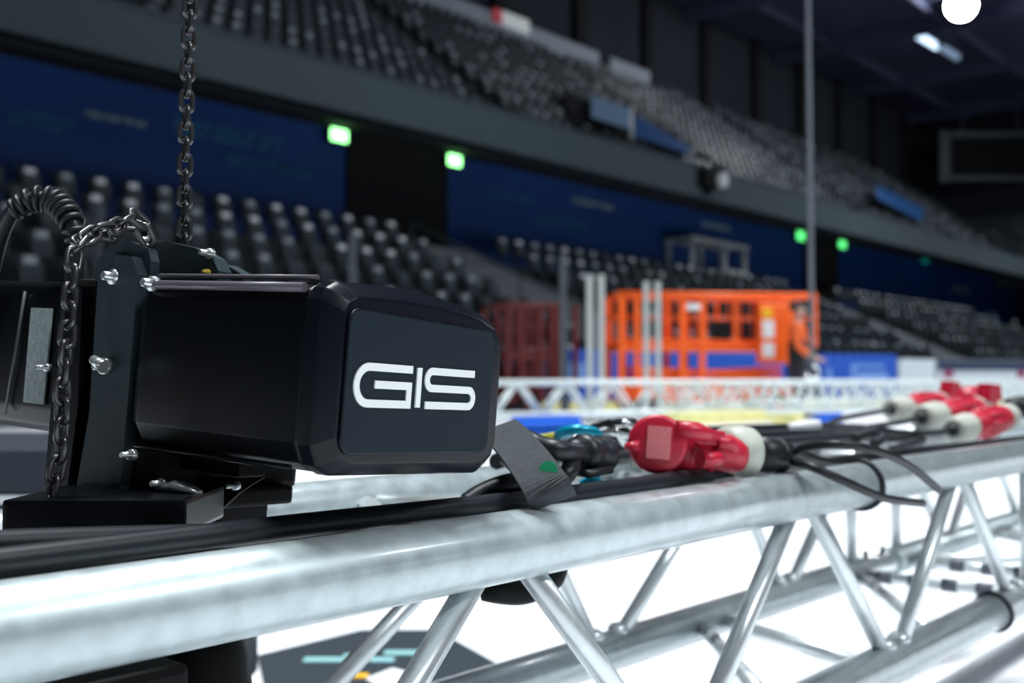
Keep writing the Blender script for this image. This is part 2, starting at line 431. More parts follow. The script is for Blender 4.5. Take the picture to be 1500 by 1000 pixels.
# ------------------------------------------------------------------ things on the stands
def wall_pt(px, d, py):
    r = (px - 750) / F; D = d / (N.y + N.x * r); p = P(px, py, D); return p, D * (U.y + U.x * r), D
for (px, py, m, w_, h_, lab) in ((497, 198, M_exit, .36, .34, 'bright green exit light at the left of the black doorway'),
                        (666, 235, M_exit, .34, .34, 'bright green exit light at the right of the black doorway'),
                        (1173, 344, M_exit2, .42, .5, 'green exit light at the left of the far doorway'),
                        (1234, 356, M_exit2, .42, .5, 'green exit light at the right of the far doorway')):
    p, s, D = wall_pt(px, 23.7, py)
    t = thing('exit_sign', p, lab, 'exit sign', 'green exit lights on the blue wall')
    mk('housing', lambda b: box(b, p + N * .1, U, N, ZA, w_ * .8 + .04, .08, h_ * .5 + .04, .01), M_blk2, t)
    mk('light_panel', lambda b: box(b, p, U, N, ZA, w_ * .8, .03, h_ * .5, .01), m, t)
for (px, py, lab) in ((1355, 380, 'small teal light left of another on the far blue wall'), (1395, 382, 'small teal light right of another on the far blue wall')):
    p, s, D = wall_pt(px, 23.7, py)
    tag(mk('wall_light', lambda b: box(b, p, U, N, ZA, .4, .04, .18, .01), mat('teal_glow', (0.0, .35, .3), .4, emit=.35)), lab, 'light')
# small lamp / camera box on the fascia
p, s, D = wall_pt(1038, 20.7, 262)
t = thing('fascia_camera', p - ZA * .3, 'black box with a white lamp mounted on the balcony fascia', 'camera')
mk('body', lambda b: box(b, p, U, N, ZA, .5, .15, .35, .04), M_blk2, t)
mk('lens_hood', lambda b: lathe(b, p + U * .55 - N * .1, -N, [(0, .28), (.25, .28), (.27, .2)]), M_white, t)
mk('bracket', lambda b: box(b, p - ZA * .42, U, N, ZA, .08, .12, .14), M_blk2, t)
# banners on the upper tier
def banner(s0, s1, zz, d, m, lab, slope=0.0):
    def f(b):
        n = 8; A = []; 
        for i in range(n + 1):
            q = i / n; wv = .06 * math.sin(q * 9)
            for z in zz: A.append(S(s0 + (s1 - s0) * q, d + wv, z + slope * q))
        va = [b.verts.new(a) for a in A]; vb = [b.verts.new(a + N * .04) for a in A]
        for i in range(n):
            b.faces.new((va[2 * i], va[2 * i + 2], va[2 * i + 3], va[2 * i + 1])); b.faces.new((vb[2 * i + 1], vb[2 * i + 3], vb[2 * i + 2], vb[2 * i]))
            b.faces.new((va[2 * i], vb[2 * i], vb[2 * i + 2], va[2 * i + 2])); b.faces.new((va[2 * i + 1], va[2 * i + 3], vb[2 * i + 3], vb[2 * i + 1]))
        b.faces.new((va[0], va[1], vb[1], vb[0])); b.faces.new((va[-2], vb[-2], vb[-1], va[-1]))
    return tag(mk('banner', f, m), lab, 'banner')
def quad_prism(b, pix, D, th=0.06):
    pts = [P(x, y, DD) for (x, y, DD) in pix]; prism(b, pts, N * th)
p1, s1_, D1 = wall_pt(925, 24, 165); p2, s2_, D2 = wall_pt(1030, 24, 200)
def vom(px0, px1, tl, tr, br, bl, m, lab, d0=25.5, d1=23.2, name='banner'):
    """panel whose top edge lies at row distance d0 and lower edge at d1"""
    def f(b):
        a = wall_pt(px0, d0, tl)[0]; c = wall_pt(px1, d0, tr)[0]; e = wall_pt(px1, d1, br)[0]; g = wall_pt(px0, d1, bl)[0]
        prism(b, [a, c, e, g], N * .05 + ZA * .03)
    return tag(mk(name, f, m), lab, 'banner')
def stairwell(px, d0, d1, z0, z1, wid, m, lab):
    pass
vom(926, 1010, 166, 215, 226, 198, M_ban, 'deep blue panel beside a vomitory in the upper tier')
vom(868, 924, 140, 160, 190, 172, M_banp, 'pale blue panel left of the deep blue one in the upper tier')
vom(1285, 1352, 270, 305, 325, 290, M_ban, 'small blue panel far along the upper tier')
tag(mk('rail_post', lambda b: tube(b, [wall_pt(925, 22.9, 205)[0], wall_pt(925, 22.9, 155)[0]], .07, 8), M_white), 'white post at the left edge of the deep blue panel', 'post')
# sign with a red end on the parapet
p, s, D = wall_pt(755, 32.2, 33)
t = thing('lit_sign', p, 'small white sign with a red end high on the upper parapet', 'sign')
mk('panel', lambda b: box(b, p, U, N, ZA, .95, .06, .32, .04), mat('sign_white', (.7, .75, .75), .5, emit=.25), t)
mk('end_block', lambda b: box(b, p - U * 1.25, U, N, ZA, .28, .06, .3, .04), mat('sign_red', (.5, .06, .08), .5, emit=.25), t)
# commentary booth on the lower tier
q0, s0, D0 = wall_pt(1010, 22.9, 392)
t = thing('camera_platform', S(s0, 22.9, 4.05), 'pale roofed camera booth standing above the seats before the blue wall', 'booth')
zt = CAMZ + (557 - 348) * 42.5 / F
for (a, c) in ((0, 0), (0, 1.1), (2.5, 0), (2.5, 1.1), (4.2, 0), (4.2, 1.1)):
    mk('post', lambda b: sbox(b, s0 + a - .07, s0 + a + .07, 22.75 + c - .07, 22.75 + c + .07, 4.05, zt), M_post, t)
mk('roof', lambda b: sbox(b, s0 - .2, s0 + 4.4, 22.6, 24.0 - .05, zt, zt + .16, .03), M_post, t)
mk('counter', lambda b: sbox(b, s0 + 2.4, s0 + 4.3, 22.65, 23.4, 4.85, 5.2, .03), M_post, t)
vom(822, 924, 128, 150, 212, 196, M_dark, 'black opening left of the pale blue panel in the upper tier', d0=25.0, name='vomitory_shadow') if False else None
tag(mk('stair_opening', lambda b: prism(b, [wall_pt(822, 25.8, 130)[0], wall_pt(868, 25.8, 152)[0], wall_pt(922, 23.4, 205)[0], wall_pt(845, 23.2, 190)[0]], N * .05 + ZA * .05), M_dark), 'black stair opening left of the pale blue panel in the upper tier', 'opening')
# stair handrail
def rail(b):
    pts = [S(21.2, 22.0, 5.0), S(21.2, 18.0, 3.3), S(21.2, 14.0, 1.6)]
    tube(b, pts, .04, 8)
t = thing('handrail', S(21.2, 18, 2.2), 'grey handrail running down the side of the aisle ramp', 'handrail')
mk('rail', rail, M_gpost, t)
for q in (0, .25, .5, .75, 1):
    mk('post', lambda b: tube(b, [S(21.2, 22 - 8 * q, 3.92 - 3.5 * q), S(21.2, 22 - 8 * q, 5 - 3.4 * q)], .035, 8), M_gpost, t)
# scoreboard far end
t = thing('hanging_screen', P(1445, 265, 84), 'dark screen in a pale frame hanging at the far end', 'screen')
a = P(1382, 262, 84); c = P(1520, 198, 84); wx = (c.x - a.x); hz = c.z - a.z; cc = (a + c) / 2
mk('screen', lambda b: wbox(b, cc, wx, .3, hz), M_dark, t)
M_fr = mat('frame_grey', (.1, .12, .15), .6)
mk('frame', lambda b: (wbox(b, cc + V3((-wx / 2, -.2, 0)), .8, .4, hz + .6, .05), wbox(b, cc + V3((0, -.2, hz / 2)), wx, .4, .5, .05), wbox(b, cc + V3((0, -.2, -hz / 2)), wx, .4, .35, .05)), M_fr, t)
mk('hanger', lambda b: (tube(b, [cc + V3((-wx * .3, 0, hz / 2)), cc + V3((-wx * .3, 0, 22 - cc.z))], .08, 6), tube(b, [cc + V3((wx * .3, 0, hz / 2)), cc + V3((wx * .3, 0, 22 - cc.z))], .08, 6)), M_fr, t)
# ceiling floodlight and painted strips of reflected light
p = P(1408, 8, 60)
t = thing('floodlight', p, 'blazing white floodlight hanging from the arena ceiling', 'lamp')
nrm = (V3((0, 0, 2)) - p).normalized()
mk('lamp_head', lambda b: lathe(b, p - nrm * .02, -nrm, [(0, .82), (.3, .75), (.55, .35)]), M_blk2, t)
mk('lens', lambda b: lathe(b, p, nrm, [(0, .78), (.06, .76), (.1, .6)]), M_lamp, t)
mk('hanger', lambda b: tube(b, [p + ZA * .3, V3((p.x, p.y, 22.0))], .06, 8), M_blk2, t)
for (x0, y0, x1, y1, lab) in ((1318, 34, 1338, 46, 'leftmost dim reflected strip in a row on the dark ceiling'), (1346, 52, 1372, 68, 'middle and brightest reflected strip in a row on the dark ceiling'), (1380, 70, 1402, 84, 'rightmost dim reflected strip in a row on the dark ceiling')):
    a = P(x0, y0, 66); c = P(x1, y1, 68)
    mm = M_reflection if 'bright' in lab else mat('reflection_dim', (.35, .5, .7), .4, emit=.35)
    t = thing('reflected_strip', (a + c) / 2, lab, 'reflected strip', 'reflected strips on the ceiling')
    mk('tube', lambda b: tube(b, [a, c], .22, 10), mm, t)  # glowing rod stands in for a reflection, not a lamp
    mk('strip_backing', lambda b: box(b, (a + c) / 2 + ZA * .25, (c - a).normalized(), (c - a).normalized().cross(ZA), ZA, (c - a).length / 2 + .1, .3, .08), M_ceil, t)

# ------------------------------------------------------------------ rink side: boards, posts, lifts, person
def bline(px):                                 # boards recede gently to the right
    D = 20.5 + (px - 735) * 0.0105; return V3(((px - 750) / F * D, D, 0)), D
segs = [(735, 828, M_navy, 'dark navy rink board panel nearest behind the red lift'),
        (830, 1150, M_board, 'long blue rink board panel behind the orange lift'),
        (1152, 1196, M_navy, 'narrow dark board panel behind the standing person'),
        (1198, 1312, M_board, 'bright blue rink board panel right of the person'),
        (1314, 1368, M_boardw, 'pale rink board panel right of the bright blue one'),
        (1370, 1560, M_boardw, 'long pale rink board with a dark top at the far right')]
for (a, c, m, lab) in segs:
    pa, Da = bline(a); pc, Dc = bline(c); dr = (pc - pa).normalized(); nn = ZA.cross(dr)
    ht = 1.2 if a < 1300 else 1.1
    ctr = (pa + pc) / 2; L = (pc - pa).length
    t = thing('rink_board', ctr, lab, 'rink board')
    mk('panel', lambda b: box(b, ctr + ZA * (ht / 2 + .02), dr, nn, ZA, L / 2 - .02, .05, ht / 2, .01), m, t)
    mk('kick_strip', lambda b: box(b, ctr + ZA * .1 - nn * .06, dr, nn, ZA, L / 2 - .03, .012, .09), M_yel, t)
    if a == 1370:
        mk('top_band', lambda b: box(b, ctr + ZA * .98 - nn * .07, dr, nn, ZA, L / 2 - .02, .02, .13), M_navy, t)
        for px in (1386, 1492):
            pp, DD = bline(px)
            mk('pink_mark', lambda b: box(b, pp + ZA * .8 - nn * .075, dr, nn, ZA, .14, .02, .13), mat('pink', (.25, .02, .09), .5), t)
    if m is M_board and a > 1100:
        for (px, w_, h_) in ((1212, .12, .3), (1247, .14, .5), (1275, .5, .16), (1270, .5, .08)):
            pp, DD = bline(px)
            mk('white_mark', lambda b: box(b, pp + ZA * (.75 if h_ > .2 else (.72 if h_ > .1 else .95)) - nn * .06, dr, nn, ZA, w_ / 2 if w_ < .3 else w_, .01, h_ / 2, .02), mat('mark_blue', (.15, .3, .62), .5), t)
    if m is M_board and a == 830:
        for px in (842, 1085):
            pp, DD = bline(px)
            mk('white_mark', lambda b: box(b, pp + ZA * .75 - nn * .06, dr, nn, ZA, .2, .01, .2, .02), mat('mark_blue', (.15, .3, .62), .5), t)

def upright(px, D, top_y, wpx, m, lab, grp):
    p = FL(px, D); zt = P(px, top_y, D).z; r = wpx * D / F / 2
    t = thing('glass_stanchion', p, lab, 'post', grp)
    mk('column', lambda b: (wbox(b, p + ZA * (zt / 2 + .01), r * 2, r * 1.6, zt - .02, r * .2)), m, t)
    mk('foot_plate', lambda b: wbox(b, p + ZA * .0125, r * 4.5, r * 4.5, .025), M_blk2, t)
    mk('top_cap', lambda b: wbox(b, p + ZA * (zt + .01), r * 2.3, r * 1.9, .03), m, t)
upright(864, 15.5, 405, 9, M_post, 'left one of the close white pair of posts left of the orange lift', 'pale posts by the orange lift')
upright(881, 15.5, 405, 9, M_post, 'right one of the close white pair of posts left of the orange lift', 'pale posts by the orange lift')
upright(947, 15.5, 415, 8, M_post, 'left one of the pale posts in front of the orange lift', 'pale posts by the orange lift')
upright(964, 15.5, 415, 8, M_post, 'right one of the pale posts in front of the orange lift', 'pale posts by the orange lift')
upright(825, 17.5, 375, 10, M_gpost, 'tall dim grey post left of the white pair', 'dim grey posts at the rink side')
upright(516, 17.5, 345, 10, M_gpost, 'dim grey post rising behind the hoist cover', 'dim grey posts at the rink side')
upright(142, 17.5, 300, 12, M_gpost, 'dim grey post behind the slack chain', 'dim grey posts at the rink side')

def scissor_lift(px0, px1, D, ytop, ydeck, m, lab, panel=True):
    z1 = P(px0, ytop, D).z; zd = P(px0, ydeck, D).z
    a = FL(px0, D); b_ = FL(px1, D * 1.03); dr = (b_ - a).normalized(); nn = ZA.cross(dr); L = (b_ - a).length; Wd = 0.85
    def bx(bm, u0, u1, v0, v1, z0, z1_, bv=0):
        box(bm, a + dr * (u0 + u1) / 2 + nn * (v0 + v1) / 2 + ZA * (z0 + z1_) / 2, dr, nn, ZA, abs(u1 - u0) / 2, abs(v1 - v0) / 2, (z1_ - z0) / 2, bv)
    t = thing('scissor_lift', a + dr * L / 2, lab, 'scissor lift')
    mk('chassis', lambda b: bx(b, .1, L - .35, .06, Wd - .06, .2, .52, .03), m, t)
    for u_ in (.4, L - .65):
        for v_ in (0, Wd - .12):
            wh = mk('wheel', lambda b: lathe(b, a + dr * u_ + nn * v_ + ZA * .19, nn, [(0, .12), (0, .19), (.12, .19), (.12, .12)]), M_rub, t)
            mk('hub_cap', lambda b: lathe(b, a + dr * u_ + nn * (v_ - .01) + ZA * .19, nn, [(0, .06), (.14, .06)], 12), m, wh)
    for k in range(2):
        z0 = .55 + k * .12; zz = z0 + .12
        for v_ in (.12, Wd - .16):
            for sg in (0, 1):
                p0 = a + dr * .3 + nn * (v_ + .05 * sg) + ZA * (z0 if sg else zz); p1 = a + dr * (L - .55) + nn * (v_ + .05 * sg) + ZA * (zz if sg else z0)
                mk('scissor_arm', lambda b: box(b, (p0 + p1) / 2, (p1 - p0).normalized(), nn, (p1 - p0).normalized().cross(nn), (p1 - p0).length / 2, .02, .04), m, t)
    mk('platform', lambda b: bx(b, 0, L - .2, 0, Wd, zd - .07, zd + .05, .01), m, t)
    n = 7
    for side in (0, Wd):
        for zz, rr in ((z1 - .03, .045), ((z1 + zd) / 2 + .05, .012), (zd + .1, .03)):
            mk('guard_rail', lambda b: tube(b, [a + nn * side + ZA * zz, a + nn * side + dr * L + ZA * zz], rr, 8), m, t)
    for u_ in (0, L):
        for zz in (z1 - .03, (z1 + zd) / 2 + .05):
            mk('guard_rail', lambda b: tube(b, [a + dr * u_ + ZA * zz, a + dr * u_ + nn * Wd + ZA * zz], .032, 8), m, t)
    for side in (0, Wd):
        for u_ in (0.02, .28, 1.02, 1.35, L * .58, L * .8, L - .02):
            r = .045 if u_ < 1.4 else .028
            zb = zd if u_ > 1.4 else .3
            mk('post', lambda b: bx(b, u_ - r, u_ + r, side - .03, side + .03, zb, z1), m, t)
    # dense grille behind
    if panel: mk('mesh_panel', lambda b: [bx(b, .1 + .2 * k, .116 + .2 * k, Wd - .02, Wd + .0, zd, z1 - .05) for k in range(int((L - .3) / .2))], m, t)
    if panel:
        z0 = P(px0, 532, D).z
        mk('control_box', lambda b: bx(b, L * .68, L * .865, -.16, -.03, z0, z1 - .16, .05), m, t)
        cb = t.children[-1]
        mk('gauge_box', lambda b: bx(b, L * .47, L * .55, -.06, .02, zd + .12, z1 - .45, .02), M_blk2, t)
        mk('gauge_box', lambda b: bx(b, L * .61, L * .66, -.06, .02, zd + .12, z1 - .45, .02), M_blk2, t)
        mk('sticker', lambda b: bx(b, L * .70, L * .75, -.172, -.162, z1 - .40, z1 - .24), M_ystk, t)
        mk('sticker', lambda b: bx(b, L * .70, L * .76, -.172, -.162, z1 - .72, z1 - .44), M_white, t)
        mk('sticker', lambda b: bx(b, L * .70, L * .76, -.172, -.162, z0 + .1, z1 - .8), M_white, t)
        mk('sticker', lambda b: bx(b, L * .33, L * .40, -.05, -.04, z1 - .28, z1 - .18), M_white, t)
    return t
scissor_lift(908, 1196, 17.2, 427, 507, M_orange, 'bright orange scissor lift with railed basket parked on the ice')
scissor_lift(742, 826, 18.2, 442, 520, M_dred, 'small dark red lift frame standing left of the orange lift', panel=False)

# person (skin skeleton -> mesh)
def skin_mesh(name, chains, m, parent, sub=2, root=(0, 0)):
    """chains: list of lists of (point, radius); first points joined when equal"""
    verts, idx, edges, rad = [], {}, [], []
    for ch in chains:
        prev = None
        for (p, r) in ch:
            k = tuple(round(x, 4) for x in p)
            if k not in idx:
                idx[k] = len(verts); verts.append(p); rad.append(r)
            if prev is not None and prev != idx[k]: edges.append((prev, idx[k]))
            prev = idx[k]
    me = bpy.data.meshes.new(name); me.from_pydata(verts, edges, [])
    o = bpy.data.objects.new(name, me); C.objects.link(o)
    md = o.modifiers.new('skin', 'SKIN'); md.use_smooth_shade = True
    if not me.skin_vertices: me.skin_vertices.new(name='')
    for i, r in enumerate(rad):
        sv = me.skin_vertices[0].data[i]; sv.radius = (r, r) if not isinstance(r, tuple) else r; sv.use_root = (i == 0)
    o.modifiers.new('sub', 'SUBSURF').levels = sub
    dg = bpy.context.evaluated_depsgraph_get(); dg.update()
    nm = bpy.data.meshes.new_from_object(o.evaluated_get(dg)); nm.name = name
    bpy.data.objects.remove(o); nm.materials.clear(); nm.materials.append(m)
    o = bpy.data.objects.new(name, nm); C.objects.link(o)
    if parent is not None: o.parent = parent
    return o
pr = thing('person', FL(1169, 17.0), 'person in orange jacket under dark bib overalls standing beside the orange lift', 'person')
pr.rotation_euler = (0, 0, math.radians(65))      # faces local -Y, turned to the lift on the left
def L_(x, y, z): return (x, y, z)
arm = lambda s: [(L_(.0, .0, 1.42), .11), (L_(.19 * s, .0, 1.43), .065), (L_(.24 * s, -.02, 1.16), .048), (L_(.2 * s, -.2, .98), .036), (L_(.17 * s, -.27, .94), .03)]
body = [[((0, 0, .98), .13), ((0, 0, 1.15), .125), ((0, 0, 1.32), .14), ((0, 0, 1.42), .11), ((0, -.01, 1.53), .055), ((0, -.02, 1.60), .075), ((0, -.025, 1.69), .092), ((0, -.01, 1.77), .075)]]
for s_ in (-1, 1):
    body.append([((0, 0, .98), .13), ((.1 * s_, 0, .9), .095), ((.11 * s_, -.02, .5), .062), ((.12 * s_, .01, .09), .042), ((.12 * s_, -.14, .035), .035)])
    body.append(arm(s_))
    hand = (.17 * s_, -.27, .94)
    body.append([(hand, .03), ((.165 * s_, -.33, .92), .028)])
    for k, (dx, l) in enumerate(((-.03, .065), (-.01, .08), (.01, .075), (.03, .058))):
        body.append([((.165 * s_, -.33, .92), .028), ((.165 * s_ + dx, -.36, .915), .010), ((.165 * s_ + dx * 1.1, -.36 - l * .5, .905), .009), ((.165 * s_ + dx * 1.15, -.36 - l * .8, .885), .008)])
    body.append([(hand, .03), ((.17 * s_ - .045 * s_, -.29, .93), .012), ((.17 * s_ - .06 * s_, -.33, .915), .010)])
skin_mesh('body', body, M_skin, pr)
jk = [[((0, 0, .93), .15), ((0, 0, 1.1), .148), ((0, 0, 1.3), .162), ((0, 0, 1.42), .13), ((0, 0, 1.5), .07)]]
for s_ in (-1, 1): jk.append([((0, 0, 1.42), .13), ((.19 * s_, .0, 1.43), .085), ((.245 * s_, -.02, 1.16), .064), ((.205 * s_, -.19, .985), .05)])
skin_mesh('jacket', jk, mat('jacket_orange', (.75, .12, .02), .7), pr)
tr = [[((0, 0, 1.30), .17), ((0, 0, 1.12), .168), ((0, 0, .95), .165)]]
for s_ in (-1, 1): tr.append([((0, 0, .95), .165), ((.1 * s_, 0, .86), .125), ((.11 * s_, -.02, .5), .09), ((.12 * s_, .01, .12), .07)])
skin_mesh('trousers', tr, M_trou, pr)
def localmk(name, fn, m):
    bm = bmesh.new(); fn(bm); bmesh.ops.recalc_face_normals(bm, faces=bm.faces[:]); me = bpy.data.meshes.new(name); bm.to_mesh(me); bm.free(); me.materials.append(m)
    o = bpy.data.objects.new(name, me); C.objects.link(o); o.parent = pr; return o
localmk('hair', lambda b: (ball(b, (0, .02, 1.75), .1, .115, .095)), M_hair)
localmk('nose', lambda b: ball(b, (0, -.125, 1.675), .014, .02, .02, 6), M_skin)
for s_ in (-1, 1):
    localmk('eye', lambda b: ball(b, (.035 * s_, -.105, 1.70), .013, .01, .01, 6), M_white)
    localmk('ear', lambda b: ball(b, (.095 * s_, -.01, 1.69), .012, .02, .03, 6), M_skin)
    localmk('shoe', lambda b: (ball(b, (.12 * s_, -.06, .05), .055, .15, .05)), M_blk2)
localmk('mouth', lambda b: ball(b, (0, -.108, 1.635), .025, .008, .006, 6), mat('lip', (.35, .1, .09), .5))

# ------------------------------------------------------------------ trusses
def make_truss(o, dr, L, wd, ht, R, rb, pitch, label, mch, mbr, name='box_truss', group=None, top=True, ph=0.0):
    """o: centre of front top chord start"""
    nn = ZA.cross(dr).normalized()
    t = thing(name, o - ZA * (ht + R) + nn * wd / 2, label, 'truss', group)
    ends = {}
    for i, (a, c) in enumerate(((0, 0), (wd, 0), (0, -ht), (wd, -ht))):
        mk('chord', lambda b: tube(b, [o + nn * a + ZA * c, o + nn * a + ZA * c + dr * L], R, 16), mch, t)
    return t, nn
def brace(parent, p0, p1, r, m, R=0):
    mk('brace', lambda b: tube(b, [p0, p1], r, 12), m, parent)
def saddle(parent, p, dr, r, m):
    mk('weld', lambda b: ball(b, p, r * 1.5, r * 1.5, r, 5), m, parent)

ZT, ZB = CAMZ - .118, CAMZ - .335
DF, DB = .514, .80
R0, RB = .025, .0095
near = thing('box_truss', S(1.2, (DF + DB) / 2, ZB - R0), 'near silver box truss crossing the foreground under the hoist', 'truss')
E1, E2 = 1.86, 2.0
for (s0, s1) in ((-.6, E1), (E2, 4.2)):
    for (d, z) in ((DF, ZT), (DB, ZT), (DF, ZB), (DB, ZB)):
        mk('chord', lambda b: tube(b, [S(s0, d, z), S(s1, d, z)], R0, 32), M_alu, near)
for (d, z) in ((DF, ZT), (DB, ZT), (DF, ZB), (DB, ZB)):
    cp = mk('coupler', lambda b: lathe(b, S(E1 - .005, d, z), U, [(0, .02), (.02, .021), (.07, .017), (.075, .017), (.125, .021), (.15, .02)], 20), M_bolt, near)
    for q in (.035, .11):
        mk('pin', lambda b: tube(b, [S(E1 - .005 + q, d, z - .032), S(E1 - .005 + q, d, z + .032)], .0045, 8), M_blk2, cp)
# front face zigzag
tops = [.117, .585, 1.053, 1.521]; bots = [.351, .819, 1.287, 1.755]
o1 = .022
def fr(s, z): return S(s, DF, z)
for k in range(4):
    brace(near, fr(tops[k] + o1, ZT - .012), fr(bots[k] - o1, ZB + .012), RB, M_alu2)
    if k < 3: brace(near, fr(bots[k] + o1, ZB + .012), fr(tops[k + 1] - o1, ZT - .012), RB, M_alu2)
    for s_, z_ in ((bots[k] - o1, ZB + .024), (bots[k] + o1, ZB + .024)): saddle(near, fr(s_, z_), U, RB, M_alu2)
brace(near, fr(-.117 + o1, ZB + .012), fr(.117 - o1, ZT - .012), RB, M_alu2)
bt = [.94, 1.40]; bb = [.61, 1.11, 1.59]
def bk(s, z): return S(s, DB, z)
for (a, c) in ((.61, .92), (1.13, 1.38), (1.60, 1.82)): brace(near, bk(a, ZB + .012), bk(c, ZT - .012), RB, M_alu2)
for (a, c) in ((.95, 1.08), (1.42, 1.56), (.40, .58), (.25, .1)): brace(near, bk(a, ZT - .012), bk(c, ZB + .012), RB, M_alu2)
for s_ in (.61, 1.08, 1.13, 1.56, 1.60): saddle(near, bk(s_, ZB + .024), U, RB, M_alu2)
# bottom and top plane braces
def bp(a, c, z): brace(near, S(a, DB - .012, z), S(c, DF + .012, z), RB, M_alu2)
bp(1.36, 1.25, ZB); bp(1.31, 1.02, ZB); bp(1.83, 1.46, ZB); bp(.60, .82, ZB); bp(.6, .35, ZB)
for (a, c) in ((.3, .5), (.7, .52), (.7, .9), (1.1, .93), (1.12, 1.35), (1.55, 1.38), (1.57, 1.8)): bp(a, c, ZT)
for s_ in (E1 - .03, E2 + .03):
    for z_ in (ZT, ZB): bp(s_, s_, z_)
    for d_ in (DF, DB): brace(near, S(s_, d_, ZT - .012), S(s_, d_, ZB + .012), RB, M_alu2)
for k in range(4):
    a = E2 + .05 + k * .5
    for d_ in (DF, DB):
        brace(near, S(a, d_, ZT), S(a + .24, d_, ZB), RB, M_alu2); brace(near, S(a + .26, d_, ZB), S(a + .49, d_, ZT), RB, M_alu2)
    bp(a, a + .24, ZB); bp(a + .48, a + .26, ZB)
# end frames carry black rubber strips across the joint
for s_, q in ((E1 - .03, .0), (E2 + .03, 0)):
    for k in range(4):
        d0 = DF + .05 + k * .055
        mk('rubber_clip', lambda b: tube(b, [S(s_, d0, ZB), S(s_, d0 + .026, ZB)], .0108, 10), M_gpost, near)

def far_truss(pa, dr, L, label, sec=.265, R=.025, pitch=.47, m=M_alufar):
    nn = ZA.cross(dr).normalized(); t = thing('box_truss', pa - ZA * (sec + R), label, 'truss')
    for (a, c) in ((0, 0), (sec, 0), (0, -sec), (sec, -sec)):
        mk('chord', lambda b: tube(b, [pa + nn * a + ZA * c, pa + nn * a + ZA * c + dr * L], R, 12), m, t)
    n = int(L / pitch)
    for k in range(n):
        for a, sh in ((0, 0), (sec, .5)):
            q = pa + nn * a + dr * (pitch * (k + sh * .5) + .03)
            brace(t, q, q + dr * pitch * .46 - ZA * sec, .016, m); brace(t, q + dr * pitch * .50 - ZA * sec, q + dr * pitch * .96, .016, m)
    for a in (0, sec):
        brace(t, pa + nn * a + dr * .02, pa + nn * a + dr * .02 - ZA * sec, .014, m); brace(t, pa + nn * a + dr * (L - .02), pa + nn * a + dr * (L - .02) - ZA * sec, .014, m)
    for k in range(n):
        for c in (0, -sec): brace(t, pa + dr * pitch * k + ZA * c, pa + dr * pitch * (k + .5) + nn * sec + ZA * c, .011, m)
    return t
A60 = math.radians(60)
drA = V3((math.sin(A60), math.cos(A60), 0)); pA = FL(600, 8.3, CAMZ - .018 - .0)
far_truss(pA, drA, 11.0, 'white box truss lying level across the ice behind the red connector')
pB = S(10.5, 6.6, CAMZ - .015)
far_truss(pB, (U * .9 + V3((.25, 0, 0))).normalized(), 12, 'second white box truss receding behind the far red plugs')
# cradles under the far trusses
for (px, D, m, w_, lab) in ((800, 8.75, M_bsling, .75, 'blue cradle block under the far truss near the hoist'),
                        (1215, 12.4, M_bsling, .35, 'small blue cradle block under the far truss behind the plugs')):
    p = FL(px, D); p.y += .1
    t = thing('truss_cradle', p, lab, 'cradle')
    zt = CAMZ - .018 - .24 - .025 if D < 10 else CAMZ - .35
    mk('top_block', lambda b: wbox(b, p + ZA * (zt - .07), w_ * .75, .3, .12, .01), m, t)
    mk('leg', lambda b: wbox(b, p + V3((-w_ * .25, 0, (zt - .13) / 2)), .08, .25, zt - .13, .01), m, t)
    mk('leg', lambda b: wbox(b, p + V3((w_ * .25, 0, (zt - .13) / 2)), .08, .25, zt - .13, .01), m, t)
pa_ = P(985, 613, 9.2); pb_ = P(1166, 607, 10.6)
dr_ = (pb_ - pa_).normalized()
t = thing('timber_beam', (pa_ + pb_) / 2 - ZA * .27, 'long pale yellow beam on blocks below the far truss', 'beam')
mk('beam', lambda b: box(b, (pa_ + pb_) / 2, dr_, ZA.cross(dr_), ZA, (pb_ - pa_).length / 2 + .02, .08, .055, .008), M_yel, t)
for q in (-.3, .9):
    pc_ = pa_.lerp(pb_, q if q > 0 else .05)
    mk('block', lambda b: wbox(b, V3((pc_.x, pc_.y, (pc_.z - .055) / 2)), .2, .2, pc_.z - .055, .01), M_yel, t)
for s_, lab in ((-.5, 'black cradle under the left end of the near truss'), (3.5, 'black cradle under the far end of the near truss')):
    t = thing('truss_cradle', S(s_, .657, 0), lab, 'cradle')
    mk('top_block', lambda b: sbox(b, s_ - .06, s_ + .06, .46, .86, .18, ZB - R0 - .001, .006), M_blk2, t)
    for d_ in (.50, .82): mk('leg', lambda b: sbox(b, s_ - .04, s_ + .04, d_ - .03, d_ + .03, .001, .18, .004), M_blk2, t)
# hanging wire
wp = P(1190, 553, 9.6)
t = thing('lifting_wire', wp, 'pale steel wire hanging down to the far truss from the ceiling', 'wire')
mk('wire', lambda b: tube(b, [wp + ZA * .12, V3((wp.x - .03, wp.y, 21.9))], .022, 8), M_gpost, t)
mk('hook', lambda b: tube(b, [wp + V3((.06 * math.sin(a_), 0, .06 * math.cos(a_) + .05)) for a_ in [x * .5 for x in range(10)]], .015, 8), M_bolt, t)

